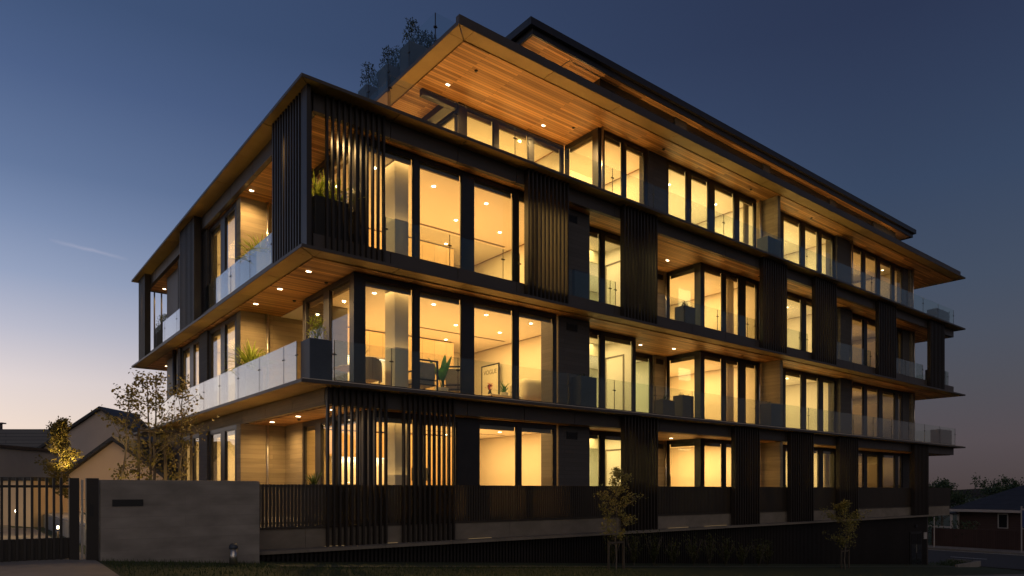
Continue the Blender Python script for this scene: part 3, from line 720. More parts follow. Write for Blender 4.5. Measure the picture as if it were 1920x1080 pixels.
# second floor
planter(.52, .50, 3.9, .5, .5, .88, 'tall blue-grey planter with trailing shrub at the front corner behind the glass', 'leaf_bright', 'bush', seed=1, fh=.62)
planter(.62, 5.1, 3.9, .45, .6, .84, 'planter with bright green cordyline against the lit concrete wall, lower terrace', 'leaf_bright', 'spiky', seed=2, fh=.95)
planter(8.47, .5, 3.9, .62, .4, .9, 'navy planter with a small dark succulent beside the dark pier, second floor', seed=3, fh=.3)
planter(12.55, .95, 3.9, .6, .4, .62, 'low brown trough with sparse stems near the concrete wall, second floor', m='planter_brown', seed=4, fh=.34)
planter(13.55, .95, 3.9, .6, .4, .85, 'square brown planter with a low plant in front of the second floor bay window', m='planter_brown', seed=5, fh=.22)
planter(18.2, .5, 3.9, .85, .45, .88, 'blue planter with a small plant at the foot of the second floor concrete fin', seed=6, fh=.25)
planter(34.3, .6, 3.9, 1.4, .5, .8, 'pale planter box with a small plant at the far end, second floor', m='planter_brown', seed=7, fh=.2)
# third floor
planter(1.0, 1.05, 7.03, .85, .7, .96, 'large black planter with feathery fern behind the corner slat screens', 'leaf_bright', 'spiky', seed=8, fh=.75, m='black')
planter(.75, 5.0, 7.03, .45, 1.3, .72, 'blue planter with glowing green shrub lit from the concrete wall, third floor', 'leaf_bright', 'spiky', seed=9, fh=.75, m='planter_pale')
spot('wall_uplight', .75, 5.2, 7.75, 20, (1, .66, .2), 110, .04, rot=(R(160), 0, 0))
spot('wall_uplight', .6, 5.3, 4.75, 10, (1, .66, .2), 110, .04, rot=(R(160), 0, 0))
planter(.75, 15.6, 7.03, .5, 1.2, .62, 'grey planter with a bushy plant at the rear left corner terrace', 'leaf_dark', 'bush', seed=10, fh=.7)
planter(8.55, .85, 7.03, .6, .4, .86, 'navy planter with spiky shoots beside the dark pier, third floor', seed=11, fh=.3)
planter(13.7, 1.0, 7.03, .6, .4, .72, 'dark planter with an upright plant before the third floor bay window', m='planter_brown', seed=12, fh=.4)
planter(34.3, .85, 7.03, 1.4, .5, .78, 'grey planter with thin stems at the far end, third floor', m='planter_blue', seed=13, fh=.3)
# fourth floor
planter(18.2, .6, 10.1, .95, .45, .82, 'blue planter with a small plant at the foot of the penthouse concrete fin', seed=14, fh=.25)
planter(34.3, .75, 10.1, 1.5, .5, .78, 'grey planter with a small dark plant at the far end, penthouse terrace', seed=15, fh=.3)
# roof terrace
for i, (y, lab) in enumerate(((3.2, 'tall blue planter with leafy shrub on the roof terrace, nearest the roof corner'), (4.5, 'middle one of three blue planters with shrubs on the roof terrace'), (5.8, 'rearmost and lowest looking of three blue planters on the roof terrace'))):
    planter(4.75, y, 12.9, 1.1, .55, 1.02, lab, 'leaf_dark', 'bush', seed=20+i, fh=.75, m='planter_roof', group='planters in a row on the roof terrace')
# ground floor terrace plants, tops show over the slat fence
for i, (x, y, h, kd, lab) in enumerate(((-.35, 2.0, .45, 'small', 'spiky dark plant above the fence in front of the lit concrete wall'), (.75, 1.2, .6, 'spiky', 'grassy plant behind the fence at the ground floor corner'),
        (9.6, .95, .42, 'small', 'leafy shoots above the fence in the narrow window by the dark pier'), (14.6, .95, .34, 'small', 'small plant above the fence in the ground floor bay window'),
        (18.0, .95, .45, 'small', 'thin stemmed plant above the fence at the right sash of the bay window'), (19.6, .8, .4, 'small', 'dark plant above the fence below the ground floor concrete fin'))):
    planter(x, y, .84, .4, .4, .82, lab, 'leaf_dark', kd, seed=30+i, fh=h)

# armchairs
def armchair(x, y, rz, lab, z=3.95):
    t = thing('armchair', lab, 'armchair', (x, y, z), rz, 'black framed armchairs in the corner living room')
    f = MB()
    for sx in (-.33, .33):
        f.box(sx-.018, sx+.018, -.34, -.30, 0, .62); f.box(sx-.018, sx+.018, .28, .32, 0, .92); f.box(sx-.022, sx+.022, -.34, .279, .60, .63)
    f.box(-.31, .31, .285, .315, .88, .92); f.box(-.31, .31, -.33, .27, .28, .31); f.box(-.31, .31, .285, .315, .40, .43)
    f.build('frame', 'black', t)
    MB().box(-.30, .30, -.32, .25, .312, .44).build('seat', 'leather_grey', t, bevel=.03)
    MB().box(-.29, .29, .20, .282, .44, .86).build('backrest', 'leather_grey', t, bevel=.03)
armchair(3.70, 1.55, math.pi, 'black framed armchair with grey cushions, back to the window left of the tall leaves')
armchair(5.0, 1.75, math.pi*.75, 'second black framed armchair, half hidden right of the tall leaves')
# big-leaf plant
t = thing('house_plant', 'potted house plant with tall paddle leaves between the two armchairs', 'plant', (4.35, 1.55, 3.95)); rnd = random.Random(5)
MB().lathe([(.12, 0), (.16, .05), (.18, .30), (.16, .30)], seg=18).build('pot', 'ceramic', t, True)
b = MB()
for a, L, up in ((3.0, .85, .72), (.3, .95, .97), (.6, .8, .8), (5.2, .9, .8), (2.2, .75, .9), (4.2, .6, .6)):
    b.tube([(0, 0, .25), (.06*math.cos(a), .06*math.sin(a), .55)], .01, 5); leafblade(b, (.06*math.cos(a), .06*math.sin(a), .5), a, L*.75, .2, .5, up, 7)
b.build('foliage', 'leaf_house', t)
# framed poster leaning on the side wall, leaf-like mark and title
t = thing('framed_poster', 'tall framed poster with a black title leaning on the cream side wall', 'poster', (8.80, 5.4, 3.95))
f = MB(); f.box(-.02, .02, -.5, -.46, .45, 1.95); f.box(-.02, .02, .46, .5, .45, 1.95); f.box(-.02, .02, -.459, .459, .45, .49); f.box(-.02, .02, -.459, .459, 1.91, 1.95)
f.build('frame', 'black', t); MB().box(-.008, .008, -.46, .46, .49, 1.91).build('print', 'paper', t)
def text(body, size, loc, rot, m, name, parent, ext=.002, align='CENTER'):
    c = bpy.data.curves.new(name, 'FONT'); c.body = body; c.size = size; c.extrude = ext; c.align_x = align; o = bpy.data.objects.new(name, c); COL.objects.link(o)
    dg = bpy.context.evaluated_depsgraph_get(); me = bpy.data.meshes.new_from_object(o.evaluated_get(dg)); bpy.data.objects.remove(o)
    me.materials.clear(); me.materials.append(M[m]); o = bpy.data.objects.new(name, me); COL.objects.link(o); o.location = loc; o.rotation_euler = rot; o.parent = parent; return o
text('VOGUE', .22, (-.012, 0, 1.62), (R(90), 0, R(-90)), 'taupe_wall', 'title', t)
b = MB(); b.prism([(-.02, 1.02), (.12, 1.12), (.16, 1.25), (.02, 1.30), (-.14, 1.22), (.05, 1.18), (.06, 1.12), (-.10, 1.10)], 'x', -.013, -.009); b.build('printed_shape', 'poster_black', t)
# coffee table, flowers, fern
t = thing('coffee_table', 'low coffee table under the poster carrying flowers and a fern', 'table', (6.95, 2.5, 3.95))
MB().box(-.55, .55, -.35, .35, .36, .40).build('tabletop', 'ceramic', t, bevel=.01)
for sx in (-.48, .48):
    for sy in (-.28, .28): MB().box(sx-.02, sx+.02, sy-.02, sy+.02, 0, .359).build('leg', 'black', t)
t = thing('fern', 'feathery green fern in a bowl on the coffee table', 'plant', (7.15, 2.5, 4.352)); rnd = random.Random(9)
MB().lathe([(.05, 0), (.12, .06), (.13, .12), (.11, .12)], seg=16).build('bowl', 'ceramic', t, True)
b = fol_spiky(.42, 60, rnd, .025); b.v = [(v[0], v[1], v[2]+.10) for v in b.v]; b.build('foliage', 'leaf_house', t)
t = thing('vase_of_flowers', 'small vase of red flowers left of the fern on the coffee table', 'vase', (6.62, 2.5, 4.352))
MB().lathe([(.04, 0), (.06, .05), (.03, .14), (.04, .16)], seg=14).build('vase', 'black', t, True)
b = fol_bush(.22, .12, 60, rnd, .035); b.v = [(v[0], v[1], v[2]+.14) for v in b.v]; b.build('flowers', 'flower_red', t)
# rounded sofa
t = thing('sofa', 'rounded cream boucle sofa by the right hand window of the living room', 'sofa', (8.1, 2.6, 3.95), R(180))
def rbox(x0, x1, y0, y1, z0, z1, m, nm, par, bv=.12):
    o = MB().box(x0, x1, y0, y1, z0, z1).build(nm, m, par, True); md = o.modifiers.new('b', 'BEVEL'); md.width = bv; md.segments = 5; return o
rbox(-.85, .75, -.42, .42, .05, .45, 'boucle', 'seat', t); rbox(-.85, .55, .12, .55, .30, .98, 'boucle', 'backrest', t, .2); rbox(-.88, -.55, -.42, .5, .2, .72, 'boucle', 'armrest', t)
rbox(.30, .62, -.1, .10, .46, .80, 'leather_grey', 'cushion', t, .05)
# round dining table + tub chair + vase
t = thing('dining_table', 'round pale dining table left of the white column', 'table', (2.45, 2.6, 3.95))
MB().lathe([(.5, .71), (.55, .73), (.5, .75)], seg=32).build('tabletop', 'oak_cabinet', t, True); MB().lathe([(.22, 0), (.06, .08), (.06, .7), (.2, .709)], seg=20).build('pedestal', 'oak_cabinet', t, True)
t = thing('tub_chair', 'rounded tub chair with curved wood back at the round table', 'chair', (2.3, 1.75, 3.95))
rbox(-.3, .3, -.28, .28, .30, .46, 'boucle', 'seat', t, .08)
b = MB()
for i in range(12):
    a0, a1 = R(180+15*i), R(180+15*(i+1)); p = [(.40*math.cos(a), .36*math.sin(a)) for a in (a0, a1)]; q = [(.36*math.cos(a), .32*math.sin(a)) for a in (a0, a1)]
    b.prism([p[0], p[1], q[1], q[0]], 'z', .3, .62+.22*math.sin(math.pi*(i+.5)/12))
b.build('backrest', 'oak_cabinet', t)
for sx in (-.24, .24):
    for sy in (-.22, .22): MB().tube([(sx, sy, 0), (sx, sy, .3)], .015, 6).build('leg', 'black', t)
t = thing('vase_of_branches', 'round stone vase of thin leafy branches on the dining table', 'vase', (2.55, 2.45, 4.701))
MB().lathe([(.06, 0), (.13, .08), (.12, .18), (.05, .22), (.06, .24)], seg=18).build('vase', 'ceramic', t, True)
b = fol_bush(.45, .26, 90, random.Random(2), .035); b.v = [(v[0], v[1], v[2]+.2) for v in b.v]; b.build('branches', 'leaf_dark', t)
# arched mirror in ground floor bay room
t = thing('arched_mirror', 'arched mirror with a thin dark rim leaning in the ground floor bay room', 'mirror', (15.35, 3.3, .86), R(-20))
arc = [(.32*math.cos(a), 1.2+.32*math.sin(a)) for a in [math.pi*i/16 for i in range(17)]]
MB().prism([(.32, 0)]+arc+[(-.32, 0)], 'y', 0, .02).build('glass', 'taupe_wall', t)
b = MB(); b.tube([(.33, -.01, 0)]+[(.33*math.cos(math.pi*i/16), -.01, 1.2+.33*math.sin(math.pi*i/16)) for i in range(17)]+[(-.33, -.01, 0)], .015, 6); b.build('rim', 'black', t)
# curtains drawn back beside some windows, and pictures on the back walls
def curtain(x0, x1, y, z0, z1, parent=B):
    b = MB(); n = 28; pts = [(x0+(x1-x0)*i/n, y+.035*math.sin(i*1.57)) for i in range(n+1)]
    for p, q in zip(pts[:-1], pts[1:]): b.quad((p[0], p[1], z0), (q[0], q[1], z0), (q[0], q[1], z1), (p[0], p[1], z1))
    o = b.build('curtain', 'curtain_cloth', parent, True); o.modifiers.new('thick', 'SOLIDIFY').thickness = .004; return o
for lv, x0, x1, y in ((2, 17.0, 17.4, 1.62), (3, 17.0, 17.4, 1.62), (1, 24.25, 24.6, 1.62), (4, 17.9, 18.2, 1.5)):
    z = LV[lv]; curtain(x0, x1, y, z[0]+.02, z[1]-.03)
for i, (lv, x, y, w, h, lab) in enumerate(((1, 21.5, 4.55, .9, .7, 'framed picture on the back wall of the ground floor room right of the fin'), (4, 15.5, 4.55, 1.1, .7, 'framed picture on the penthouse back wall over the wide window group'),
        (3, 17.6, 5.55, .8, 1.0, 'framed picture in the third floor bay room'), (4, 21.6, 4.55, .9, .7, 'framed picture in the penthouse room right of the concrete fin'))):
    t = thing('framed_picture', lab, 'picture', (x, y, LV[lv][0]+1.25)); b = MB()
    b.box(-w/2, w/2, -.02, .02, 0, .03); b.box(-w/2, w/2, -.02, .02, h-.03, h); b.box(-w/2, -w/2+.03, -.02, .02, .031, h-.031); b.box(w/2-.03, w/2, -.02, .02, .031, h-.031)
    b.build('frame', 'black', t); MB().box(-w/2+.031, w/2-.031, -.005, .01, .031, h-.031).build('print', 'taupe_wall' if i % 2 else 'paper', t)
# room doors inside the halls
for lv, lab in ((1, 'white interior door in the ground floor hall'), (2, 'white interior door in the second floor hall'), (3, 'white interior door in the third floor hall')):
    z = LV[lv][0]; dd = MB().box(10.9, 11.75, 5.96, 5.995, z, z+2.05).build('interior_door', 'plaster', B)
    MB().tube([(11.62, 5.95, z+1.0), (11.62, 5.92, z+1.0), (11.52, 5.92, z+1.0)], .01, 6).build('handle', 'steel', dd)

# ------------------------------------------------------------------ front wall, gate, bollard
t = thing('front_wall', 'board marked concrete boundary wall left of the slat fence', 'wall', (-2.27, -.3, 0))
MB().box(-1.32, 1.32, 0, .28, -.1, 1.775).build('concrete_slab', 'wall_concrete', t, bevel=.008)
MB().box(-1.15, -.68, -.012, .0, 1.325, 1.44).build('letter_plate', 'black', t)
t = thing('vehicle_gate', 'dark steel driveway gate of upright bars with a solid lower panel', 'gate', (-5.3, -.2, .42))
b = MB(); x = -1.6
while x < 1.22: b.box(x, x+.035, -.03, .03, 0, 1.38); x += .098
b.build('bars', 'fence_metal', t)
MB().box(-1.6, 1.30, .031, .05, .05, .40).build('lower_panel', 'fence_metal', t)
MB().box(-1.6, 1.30, .031, .06, 1.22, 1.26).build('rail', 'fence_metal', t)
t = thing('gate_post', 'wide black steel post at the hinge side of the driveway gate', 'post', (-3.96, -.2, .42))
MB().box(-.07, .07, -.06, .06, 0, 1.38).build('post', 'fence_metal', t); MB().box(.10, .13, -.03, .0, 0, 1.35).build('latch_bar', 'steel', t)
t = thing('gate_post', 'slim black post between the gate and the concrete front wall', 'post', (-3.72, -.2, .42))
MB().box(-.07, .11, -.06, .06, 0, 1.38).build('post', 'fence_metal', t); MB().box(-.03, .03, -.08, -.061, .75, .95).build('intercom', 'black', t)
t = thing('bollard_light', 'short domed steel bollard on the lawn in front of the concrete wall', 'bollard', (-1.57, -.75, gz(-1.57, -.75)))
MB().lathe([(.07, 0), (.07, .3)], seg=18).build('post', 'steel', t, True)
MB().lathe([(.078, .301), (.078, .32), (.07, .36), (.045, .39), (.01, .40)], seg=18).build('dome', 'planter_blue', t, True)
# path lights in the courtyard
for (x, y, z, lab) in ((-4.36, 7.17, 1.09, 'small lit path light in the courtyard, the farther one behind the gate bars'), (-3.85, 3.38, .83, 'small lit path light just inside the gate, the nearer and brighter one')):
    g = gz(x, y)+.012
    t = thing('path_light', lab, 'path light', (x, y, g), 0, 'path lights in the courtyard'); h = z-g
    MB().tube([(0, 0, 0), (0, 0, h-.08)], .02, 8).build('post', 'dark_frame', t); MB().lathe([(.015, h-.03), (.02, h-.02), (.02, h+.02), (.015, h+.03)], seg=12).build('lamp', 'lamp_glow', t)
    l = bpy.data.lights.new('path_lamp', 'POINT'); l.energy = 9; l.color = (1, .66, .28); l.shadow_soft_size = .05; o = bpy.data.objects.new('path_lamp', l); COL.objects.link(o); o.location = (x, y-.12, g+h)

# ------------------------------------------------------------------ trees
def tree(name, label, cat, loc, H, crown_h, crown_r, n_leaf, ls, leaf, seed, trunk_r=.035, stems=1, group=None, lean=(0, 0), stakes=False, narrow=1.0, nb=16):
    t = thing(name, label, cat, loc, 0, group); rnd = random.Random(seed); w = MB(); tips = []
    for s in range(stems):
        dx, dy = (rnd.uniform(-.12, .12), rnd.uniform(-.12, .12)) if stems > 1 else (0, 0)
        top = Vector((lean[0]+dx*4, lean[1]+dy*4, H*.97)); pts = []
        for i in range(8):
            f = i/7; pts.append(Vector((dx, dy, 0)).lerp(top, f)+Vector((rnd.uniform(-.04, .04), rnd.uniform(-.04, .04), 0))*(1 if 0 < i else 0)*H*.25)
        w.tube(pts, [trunk_r*(1-.85*i/7) for i in range(8)], 7)
        base = 1-crown_h/H
        for k in range(nb):
            f = base*.85+(1-base*.85)*(k+rnd.random())/nb; i = min(6, int(f*7)); p = pts[i].lerp(pts[i+1], f*7-i)
            a = rnd.uniform(0, 6.28); q = (f-base*.85)/(1-base*.85); rr = crown_r*(math.sin(math.pi*min(1, .18+.85*q))**.8)*rnd.uniform(.55, 1.1)*narrow
            e = p+Vector((math.cos(a)*rr, math.sin(a)*rr, rr*rnd.uniform(.35, 1.0)+.05)); m = p.lerp(e, .5)+Vector((0, 0, -.04*rr))
            w.tube([p, m, e], [trunk_r*.32*(1-.5*f), trunk_r*.2, .003], 5)
            for j in range(5):
                c = p.lerp(e, rnd.uniform(.3, 1)); a2 = rnd.uniform(0, 6.28); r2 = rr*rnd.uniform(.2, .5)
                e2 = c+Vector((math.cos(a2)*r2, math.sin(a2)*r2, r2*rnd.uniform(-.1, .8))); w.tube([c, e2], [.005, .002], 4); tips.append((c, e2))
            tips.append((m, e))
    w.build('trunk', 'bark', t)
    lf = MB()
    for i in range(n_leaf):
        a, e = rnd.choice(tips); p = a.lerp(e, rnd.uniform(.25, 1.08))+Vector([rnd.gauss(0, ls*.9) for _ in range(3)])
        d = Vector([rnd.gauss(0, 1) for _ in range(3)]).normalized(); u = d.orthogonal().normalized(); L = ls*rnd.uniform(.6, 1.25); ww = L*.42
        c = p+d*L*.5
        lf.quad(tuple(p), tuple(c+u*ww), tuple(p+d*L), tuple(c-u*ww))
    lf.build('crown', leaf, t)
    if stakes:
        for sx in (-.28, .28): MB().box(sx-.025, sx+.025, -.02, .02, 0, stakes).build('stake', 'stake_wood', t)
        MB().box(-.28, .28, -.024, -.02, stakes-.08, stakes-.03).build('tree_tie', 'stake_wood', t)
    return t
# garden trees behind the concrete wall
tree('garden_tree', 'thin birch-like tree with sparse leaves, leftmost of those against the building corner', 'tree', (-2.75, 3.4, .6), 3.3, 2.1, .6, 520, .075, 'leaf_autumn', 11, .035, 1, 'slender trees behind the concrete front wall', (.25, 0))
tree('garden_tree', 'taller dense-topped tree behind the concrete wall, in the middle of the group', 'tree', (-2.0, 3.8, .6), 3.75, 2.5, .8, 1100, .08, 'leaf_autumn', 12, .045, 2, 'slender trees behind the concrete front wall', (.0, .1), stakes=2.4)
tree('garden_tree', 'slender tree overlapping the left facade glass, rightmost behind the concrete wall', 'tree', (-1.5, 3.6, .6), 3.6, 2.5, .75, 600, .075, 'leaf_autumn', 13, .04, 1, 'slender trees behind the concrete front wall', (.1, 0), stakes=2.4)
tree('uplit_tree', 'small narrow tree glowing from a garden uplight beside the gabled houses', 'tree', (-2.95, 12.0, .5), 3.35, 2.3, .6, 3000, .085, 'leaf_autumn', 14, .04, 1)
spot('tree_uplight', -2.75, 11.3, 1.9, 420, (1, .66, .2), 75, .05, rot=(R(150), 0, R(10)))
spot('garden_uplight_and_fill', -2.7, 3.0, 1.1, 90, (1, .66, .22), 80, .05, rot=(R(172), 0, 0))
spot('garden_uplight_and_fill', -1.5, 3.2, 1.1, 60, (1, .66, .22), 90, .05, rot=(R(172), 0, 0))
spot('garden_uplight_and_fill', -1.9, 9.8, .8, 110, (1, .62, .28), 130, .1, rot=(R(100), 0, R(-10)))  # added fill aimed at the tan gable wall to brighten it
t = thing('spotlight', 'small bright garden spotlight at the foot of the uplit tree', 'spotlight', (-2.72, 11.2, 1.75))
MB().lathe([(.03, 0), (.06, .05), (.065, .14)], seg=14).build('housing', 'dark_frame', t, True); MB().lathe([(.055, .141), (.05, .16)], seg=14).build('lens', 'lamp_glow', t)
MB().tube([(0, 0, 0), (0, 0, -1.3)], .015, 6).build('stake', 'dark_frame', t)
# low planting showing over the wall
for i, (x, lab) in enumerate(((-2.95, 'leafy low shrub over the wall top beneath the leftmost thin tree'), (-2.3, 'broad-leaved low shrub over the wall top below the dense-topped tree'), (-1.65, 'low green shrub over the wall top nearest the lit windows'))):
    t = thing('garden_shrub', lab, 'shrub', (x, 1.0+.2*i, .62), 0, 'low shrubs behind the concrete front wall'); rnd = random.Random(50+i)
    b = MB()
    for k in range(150): leafblade(b, (rnd.gauss(0, .22), rnd.gauss(0, .15), rnd.uniform(.3, 1.08)), rnd.uniform(0, 6.28), rnd.uniform(.1, .26), .06, .8, rnd.uniform(.1, .8), 4)
    b.build('foliage', 'leaf_dark', t)
    w = MB(); 
    for k in range(8): w.tube([(rnd.gauss(0, .05), 0, 0), (rnd.gauss(0, .2), rnd.gauss(0, .12), 1.0)], .008, 4)
    w.build('stems', 'bark', t)
# street trees in front
tree('street_tree', 'young staked street tree with sparse olive leaves before the long slat fence', 'tree', (7.65, -1.5, gz(7.65, -1.5)), 2.62, 1.95, .60, 2600, .05, 'leaf_street', 21, .022, 1, 'young street trees in front of the building', stakes=.75, nb=22)
tree('street_tree', 'young street tree near the basement door at the far end of the building', 'tree', (19.7, -1.5, gz(19.7, -1.5)), 2.45, 1.75, .85, 2600, .06, 'leaf_street', 22, .025, 1, 'young street trees in front of the building', stakes=.7, nb=22)
# shrubs along the basement screen
rnd = random.Random(77); xs_ = [8.6, 9.4, 10.3, 11.2, 12.0, 12.9, 13.7, 14.6, 15.5, 16.3]
for i, x in enumerate(xs_):
    t = thing('border_shrub', 'loose dark border shrub in the row at the foot of the basement screen', 'shrub', (x, -.55+rnd.uniform(-.1, .1), gz(x, -.5)), 0, 'border shrubs at the foot of the basement screen')
    b = MB(); h = rnd.uniform(.62, .95)
    for s in range(44):
        a = rnd.uniform(0, 6.28); rr = rnd.uniform(.03, .38); ex, ey = rr*math.cos(a), rr*math.sin(a); hh = h*rnd.uniform(.5, 1.1)
        for k in range(9): leafblade(b, (ex*(k/9), ey*(k/9), hh*(k+1)/9), rnd.uniform(0, 6.28), rnd.uniform(.06, .13), .032, .4, .5, 2)
    b.build('foliage', 'leaf_border', t)
    w = MB()
    for s in range(6):
        a = rnd.uniform(0, 6.28); w.tube([(0, 0, 0), (.25*math.cos(a), .25*math.sin(a), h*.9)], .006, 4)
    w.build('stems', 'bark', t)

# ------------------------------------------------------------------ houses on the left
def gable_house(label, loc, hw, zap, slope, depth, mwall, rz=R(-38.5), zb=-1):
    """gable end faces the street; loc = foot below the apex"""
    t = thing('gabled_house', label, 'house', (*loc, 0), rz)
    ze = zap-hw*slope
    MB().prism([(-hw, zb), (hw, zb), (hw, ze), (0, zap), (-hw, ze)], 'y', 0, depth).build('wall', mwall, t)
    b = MB(); th = .14; o = .18
    for s in (-1, 1):
        a = (0, zap+.01); e = (s*(hw+.25), ze-.25*slope+.01)
        b.prism([a, e, (e[0], e[1]+th), (0, zap+.01+th)] if s > 0 else [(0, zap+.01+th), (e[0], e[1]+th), e, a], 'y', -o, depth+.2)
    b.build('roof', 'roof_tile', t)
    b = MB()
    for s in (-1, 1): b.tube([(s*(hw+.3), -o, ze-.28*slope), (s*(hw+.3), depth, ze-.28*slope)], .06, 8)
    b.build('gutter', 'white_trim', t)
    return t
gable_house('tall gabled house with grey rendered end wall left of the trees', (-.33, 23.13), 4.0, 5.3, .665, 12, 'stucco_grey')
gable_house('lower gabled house with tan end wall close behind the concrete front wall', (-1.25, 13.64), 2.9, 3.3, .73, 7, 'stucco_tan')
t = thing('flat_roofed_building', 'long blue-grey flat roofed building at the left edge with corrugated parapet', 'building', (-3.0, 42, 0), R(-38.5))
MB().box(-14, 4.2, 0, 9, -1, 4.0).build('wall', 'stucco_blue', t); MB().box(-14.1, 4.3, -.15, 9.1, 4.0, 5.55).build('parapet', 'corrugated', t)
MB().tube([(-1.2, 1, 5.5), (-1.2, 1, 6.0)], .12, 8).build('roof_vent', 'cladding', t); MB().box(-1.45, -.95, .8, 1.2, 6.0, 6.08).build('vent_cap', 'cladding', t)
MB().box(-4.2, -2.8, -.2, -.16, 4.2, 4.9).build('window', 'dark_window', t)
t = thing('side_building', 'blue-grey rendered building behind the gate bars at the far left', 'building', (-6.0, 19.5, 0), R(-38.5))
MB().box(-7, .6, 0, 6, -1, 3.3).build('wall', 'stucco_blue', t); MB().box(-7.1, .7, -.1, 6.1, 3.3, 3.42).build('roof', 'cladding', t)
t = thing('garage', 'pale garage wall lit warm behind the gate bars', 'garage', (-3.85, 13.4, 0), R(-38.5))
MB().box(-1.25, .25, 0, 3, 0, 1.9).build('wall', 'stucco_tan', t); MB().box(-1.3, .3, -.08, 3.1, 1.9, 2.02).build('roof', 'roof_tile', t)
l = spot('garage_light', -4.3, 11.6, .75, 22, (1, .72, .28), 120, .05, rot=(R(100), 0, R(-20)))

# ------------------------------------------------------------------ right hand side: neighbour, fence, planting
t = thing('timber_fence', 'dark red-brown paling fence across the side street', 'fence', (45.5, 0, -2.25), R(90))
MB().box(-16, 5.2, -.03, .0, 0, 1.32).build('palings', 'paling', t); b = MB()
for x in range(-16, 6, 2): b.box(x-.05, x+.05, -.10, -.031, 0, 1.35)
b.box(-16, 5.2, -.07, -.031, .2, .28); b.box(-16, 5.2, -.07, -.031, 1.0, 1.08); b.build('posts', 'paling', t)
def hip_house(label, x, y, z, w, d, hw, hr, ov=.5):
    t = thing('hip_roofed_house', label, 'house', (x, y, z))
    MB().box(0, w, -d, 0, 0, hw).build('wall', 'weatherboard', t)
    b = MB(); x0, x1, y0, y1 = -ov, w+ov, -d-ov, ov; q = (y1-y0)/2 if (y1-y0) < (x1-x0) else (x1-x0)/2
    if (y1-y0) > (x1-x0): r0, r1 = ((x0+x1)/2, y0+q, hw+hr), ((x0+x1)/2, y1-q, hw+hr)
    else: r0, r1 = (x0+q, (y0+y1)/2, hw+hr), (x1-q, (y0+y1)/2, hw+hr)
    c = [(x0, y0, hw), (x1, y0, hw), (x1, y1, hw), (x0, y1, hw)]
    n = 0; b.v = c+[r0, r1]
    b.f = [(3, 2, 1, 0), (0, 1, 4), (1, 2, 5, 4), (2, 3, 5), (3, 0, 4, 5)] if (y1-y0) > (x1-x0) else [(3, 2, 1, 0), (0, 1, 5, 4), (1, 2, 5), (2, 3, 4, 5), (3, 0, 4)]
    b.build('roof', 'roof_tile', t)
    g = MB(); g.box(x0-.06, x0-.005, y0, y1, hw-.16, hw+.02); g.box(x0, x1, y1+.005, y1+.06, hw-.16, hw+.02); g.box(x0, x1, y0-.06, y0-.005, hw-.16, hw+.02); g.build('fascia', 'white_trim', t)
    return t
h = hip_house('red-brown weatherboard house with dark hipped roof and white fascia beyond the paling fence', 50, 5.2, -2.6, 9, 12, 2.85, 2.4)
for yy in (-2.75, -4.1): 
    f = MB(); f.box(-.05, -.005, yy-.3, yy-.24, 1.6, 2.6); f.box(-.05, -.005, yy+.24, yy+.3, 1.6, 2.6); f.box(-.05, -.005, yy-.239, yy+.239, 1.6, 1.66); f.box(-.05, -.005, yy-.239, yy+.239, 2.54, 2.6)
    w = f.build('window', 'white_trim', h); MB().box(-.03, -.004, yy-.235, yy+.235, 1.665, 2.535).build('pane', 'dark_window', w)
MB().box(-.08, -.02, -.12, .02, 0, 2.8).build('corner_board', 'white_trim', h)
h = hip_house('second dark hipped roof further right behind the weatherboard house', 66, 2.5, -2.6, 9, 12, 3.2, 2.4)
t = thing('carport', 'small white framed lean-to at the left end of the weatherboard house', 'carport', (49.2, 7.0, -2.6))
b = MB(); b.box(-.06, .06, -.06, .06, 0, 2.5); b.box(-.06, .06, -1.75, -1.63, 0, 2.5); b.box(-.04, .04, -1.63, -.06, 1.55, 1.65); b.build('frame', 'white_trim', t)
MB().box(-.1, 3, -1.9, .2, 2.5, 2.6).build('roof', 'roof_tile', t)
t = thing('street_pole', 'thin pale pole at the street corner left of the paling fence', 'pole', (44, 4.5, -2.1)); MB().tube([(0, 0, 0), (0, 0, 1.9)], .035, 8).build('pole', 'white_trim', t)
MB().lathe([(.05, 1.9), (.02, 1.96)], seg=8).build('cap', 'white_trim', t)
t = thing('notice_board', 'blue board on white posts at the right edge beyond the street', 'sign', (43.9, -.75, -2.1), R(90))
b = MB(); b.box(-.52, -.46, -.03, .03, 0, 2.75); b.box(.46, .52, -.03, .03, 0, 2.75); b.build('posts', 'white_trim', t); MB().box(-.455, .455, -.02, .02, 1.5, 2.5).build('board', 'sign_blue', t); MB().box(-.455, .455, -.02, .02, 2.51, 2.62).build('rail', 'white_trim', t)
t = thing('low_planter', 'low grey concrete kerb bed with ground planting at the building corner', 'planter', (33.3, -.5, -2.25))
MB().box(-1.6, 1.3, -.55, -.43, 0, .3).build('kerb', 'path_concrete', t); MB().box(1.3, 1.42, -.55, .9, 0, .3).build('kerb', 'path_concrete', t); rnd = random.Random(4)
b = MB()
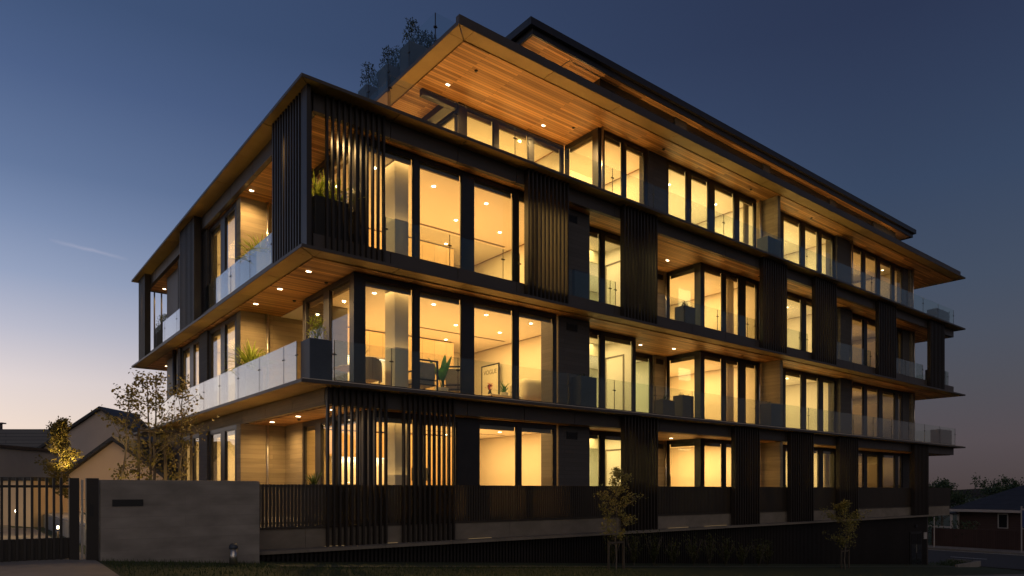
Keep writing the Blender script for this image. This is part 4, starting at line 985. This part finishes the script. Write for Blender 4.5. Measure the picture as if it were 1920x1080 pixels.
for k in range(500): leafblade(b, (rnd.uniform(-1.5, 1.2), rnd.uniform(-.35, .8), .02+rnd.uniform(0, .25)), rnd.uniform(0, 6.28), rnd.uniform(.08, .2), .03, .6, .6, 2)
b.build('foliage', 'leaf_dark', t)
for i, (x, y, H, cr, lab) in enumerate(((62, 10.5, 4.9, 2.4, 'broad dark tree rising behind the weatherboard house roof'), (66, 6.5, 4.6, 2.4, 'dark tree crown right of the broad tree behind the roofs'), (80, 21, 4.6, 3.0, 'low dark tree far off just right of the building end'), (60, 13.8, 3.9, 1.7, 'small dark tree left of the broad tree behind the house'), (72, -3.0, 4.3, 2.2, 'dark tree at the right edge behind the second hipped roof'))):
    H *= .92; tree('background_tree', lab, 'tree', (x, y, -2.4), H, H*.75, cr, 5500, .17, 'leaf_dark', 90+i, .12, 1, 'dark trees beyond the houses on the right', nb=20)
for i, (x, y, lab) in enumerate(((44.9, 6.6, 'olive shrub behind the street corner pole'), (47, 6.2, 'dark green shrub between the pole and the white framed lean-to'), (46.6, 3.6, 'low shrub over the paling fence before the house wall'))):
    t = thing('street_shrub', lab, 'shrub', (x, y, -2.2)); rnd = random.Random(60+i); b = MB()
    for k in range(500): leafblade(b, (rnd.gauss(0, .45), rnd.gauss(0, .45), rnd.uniform(.1, 2.0 if i < 2 else 1.7)), rnd.uniform(0, 6.28), rnd.uniform(.12, .25), .07, .5, .5, 2)
    b.build('foliage', 'leaf_dark', t); w = MB(); w.tube([(0, 0, 0), (0, 0, 1.4)], .03, 5); w.build('stems', 'bark', t)
# far hill line on the horizon
b = MB(); rnd = random.Random(8); pr = None
n = 60
for i in range(n+1):
    a = R(-20+75*i/n); r = 420; x, y = -5+r*math.cos(a), -13+r*math.sin(a); h = 3.2+1.8*math.sin(i*.35)+.8*math.sin(i*1.1)
    cur = ((x, y, -6), (x, y, h), (x*1.15, y*1.15, -6))
    if pr: b.quad(pr[0], cur[0], cur[1], pr[1]); b.quad(pr[1], cur[1], cur[2], pr[2])
    pr = cur
tag(b.build('hills', 'black'), kind='structure')
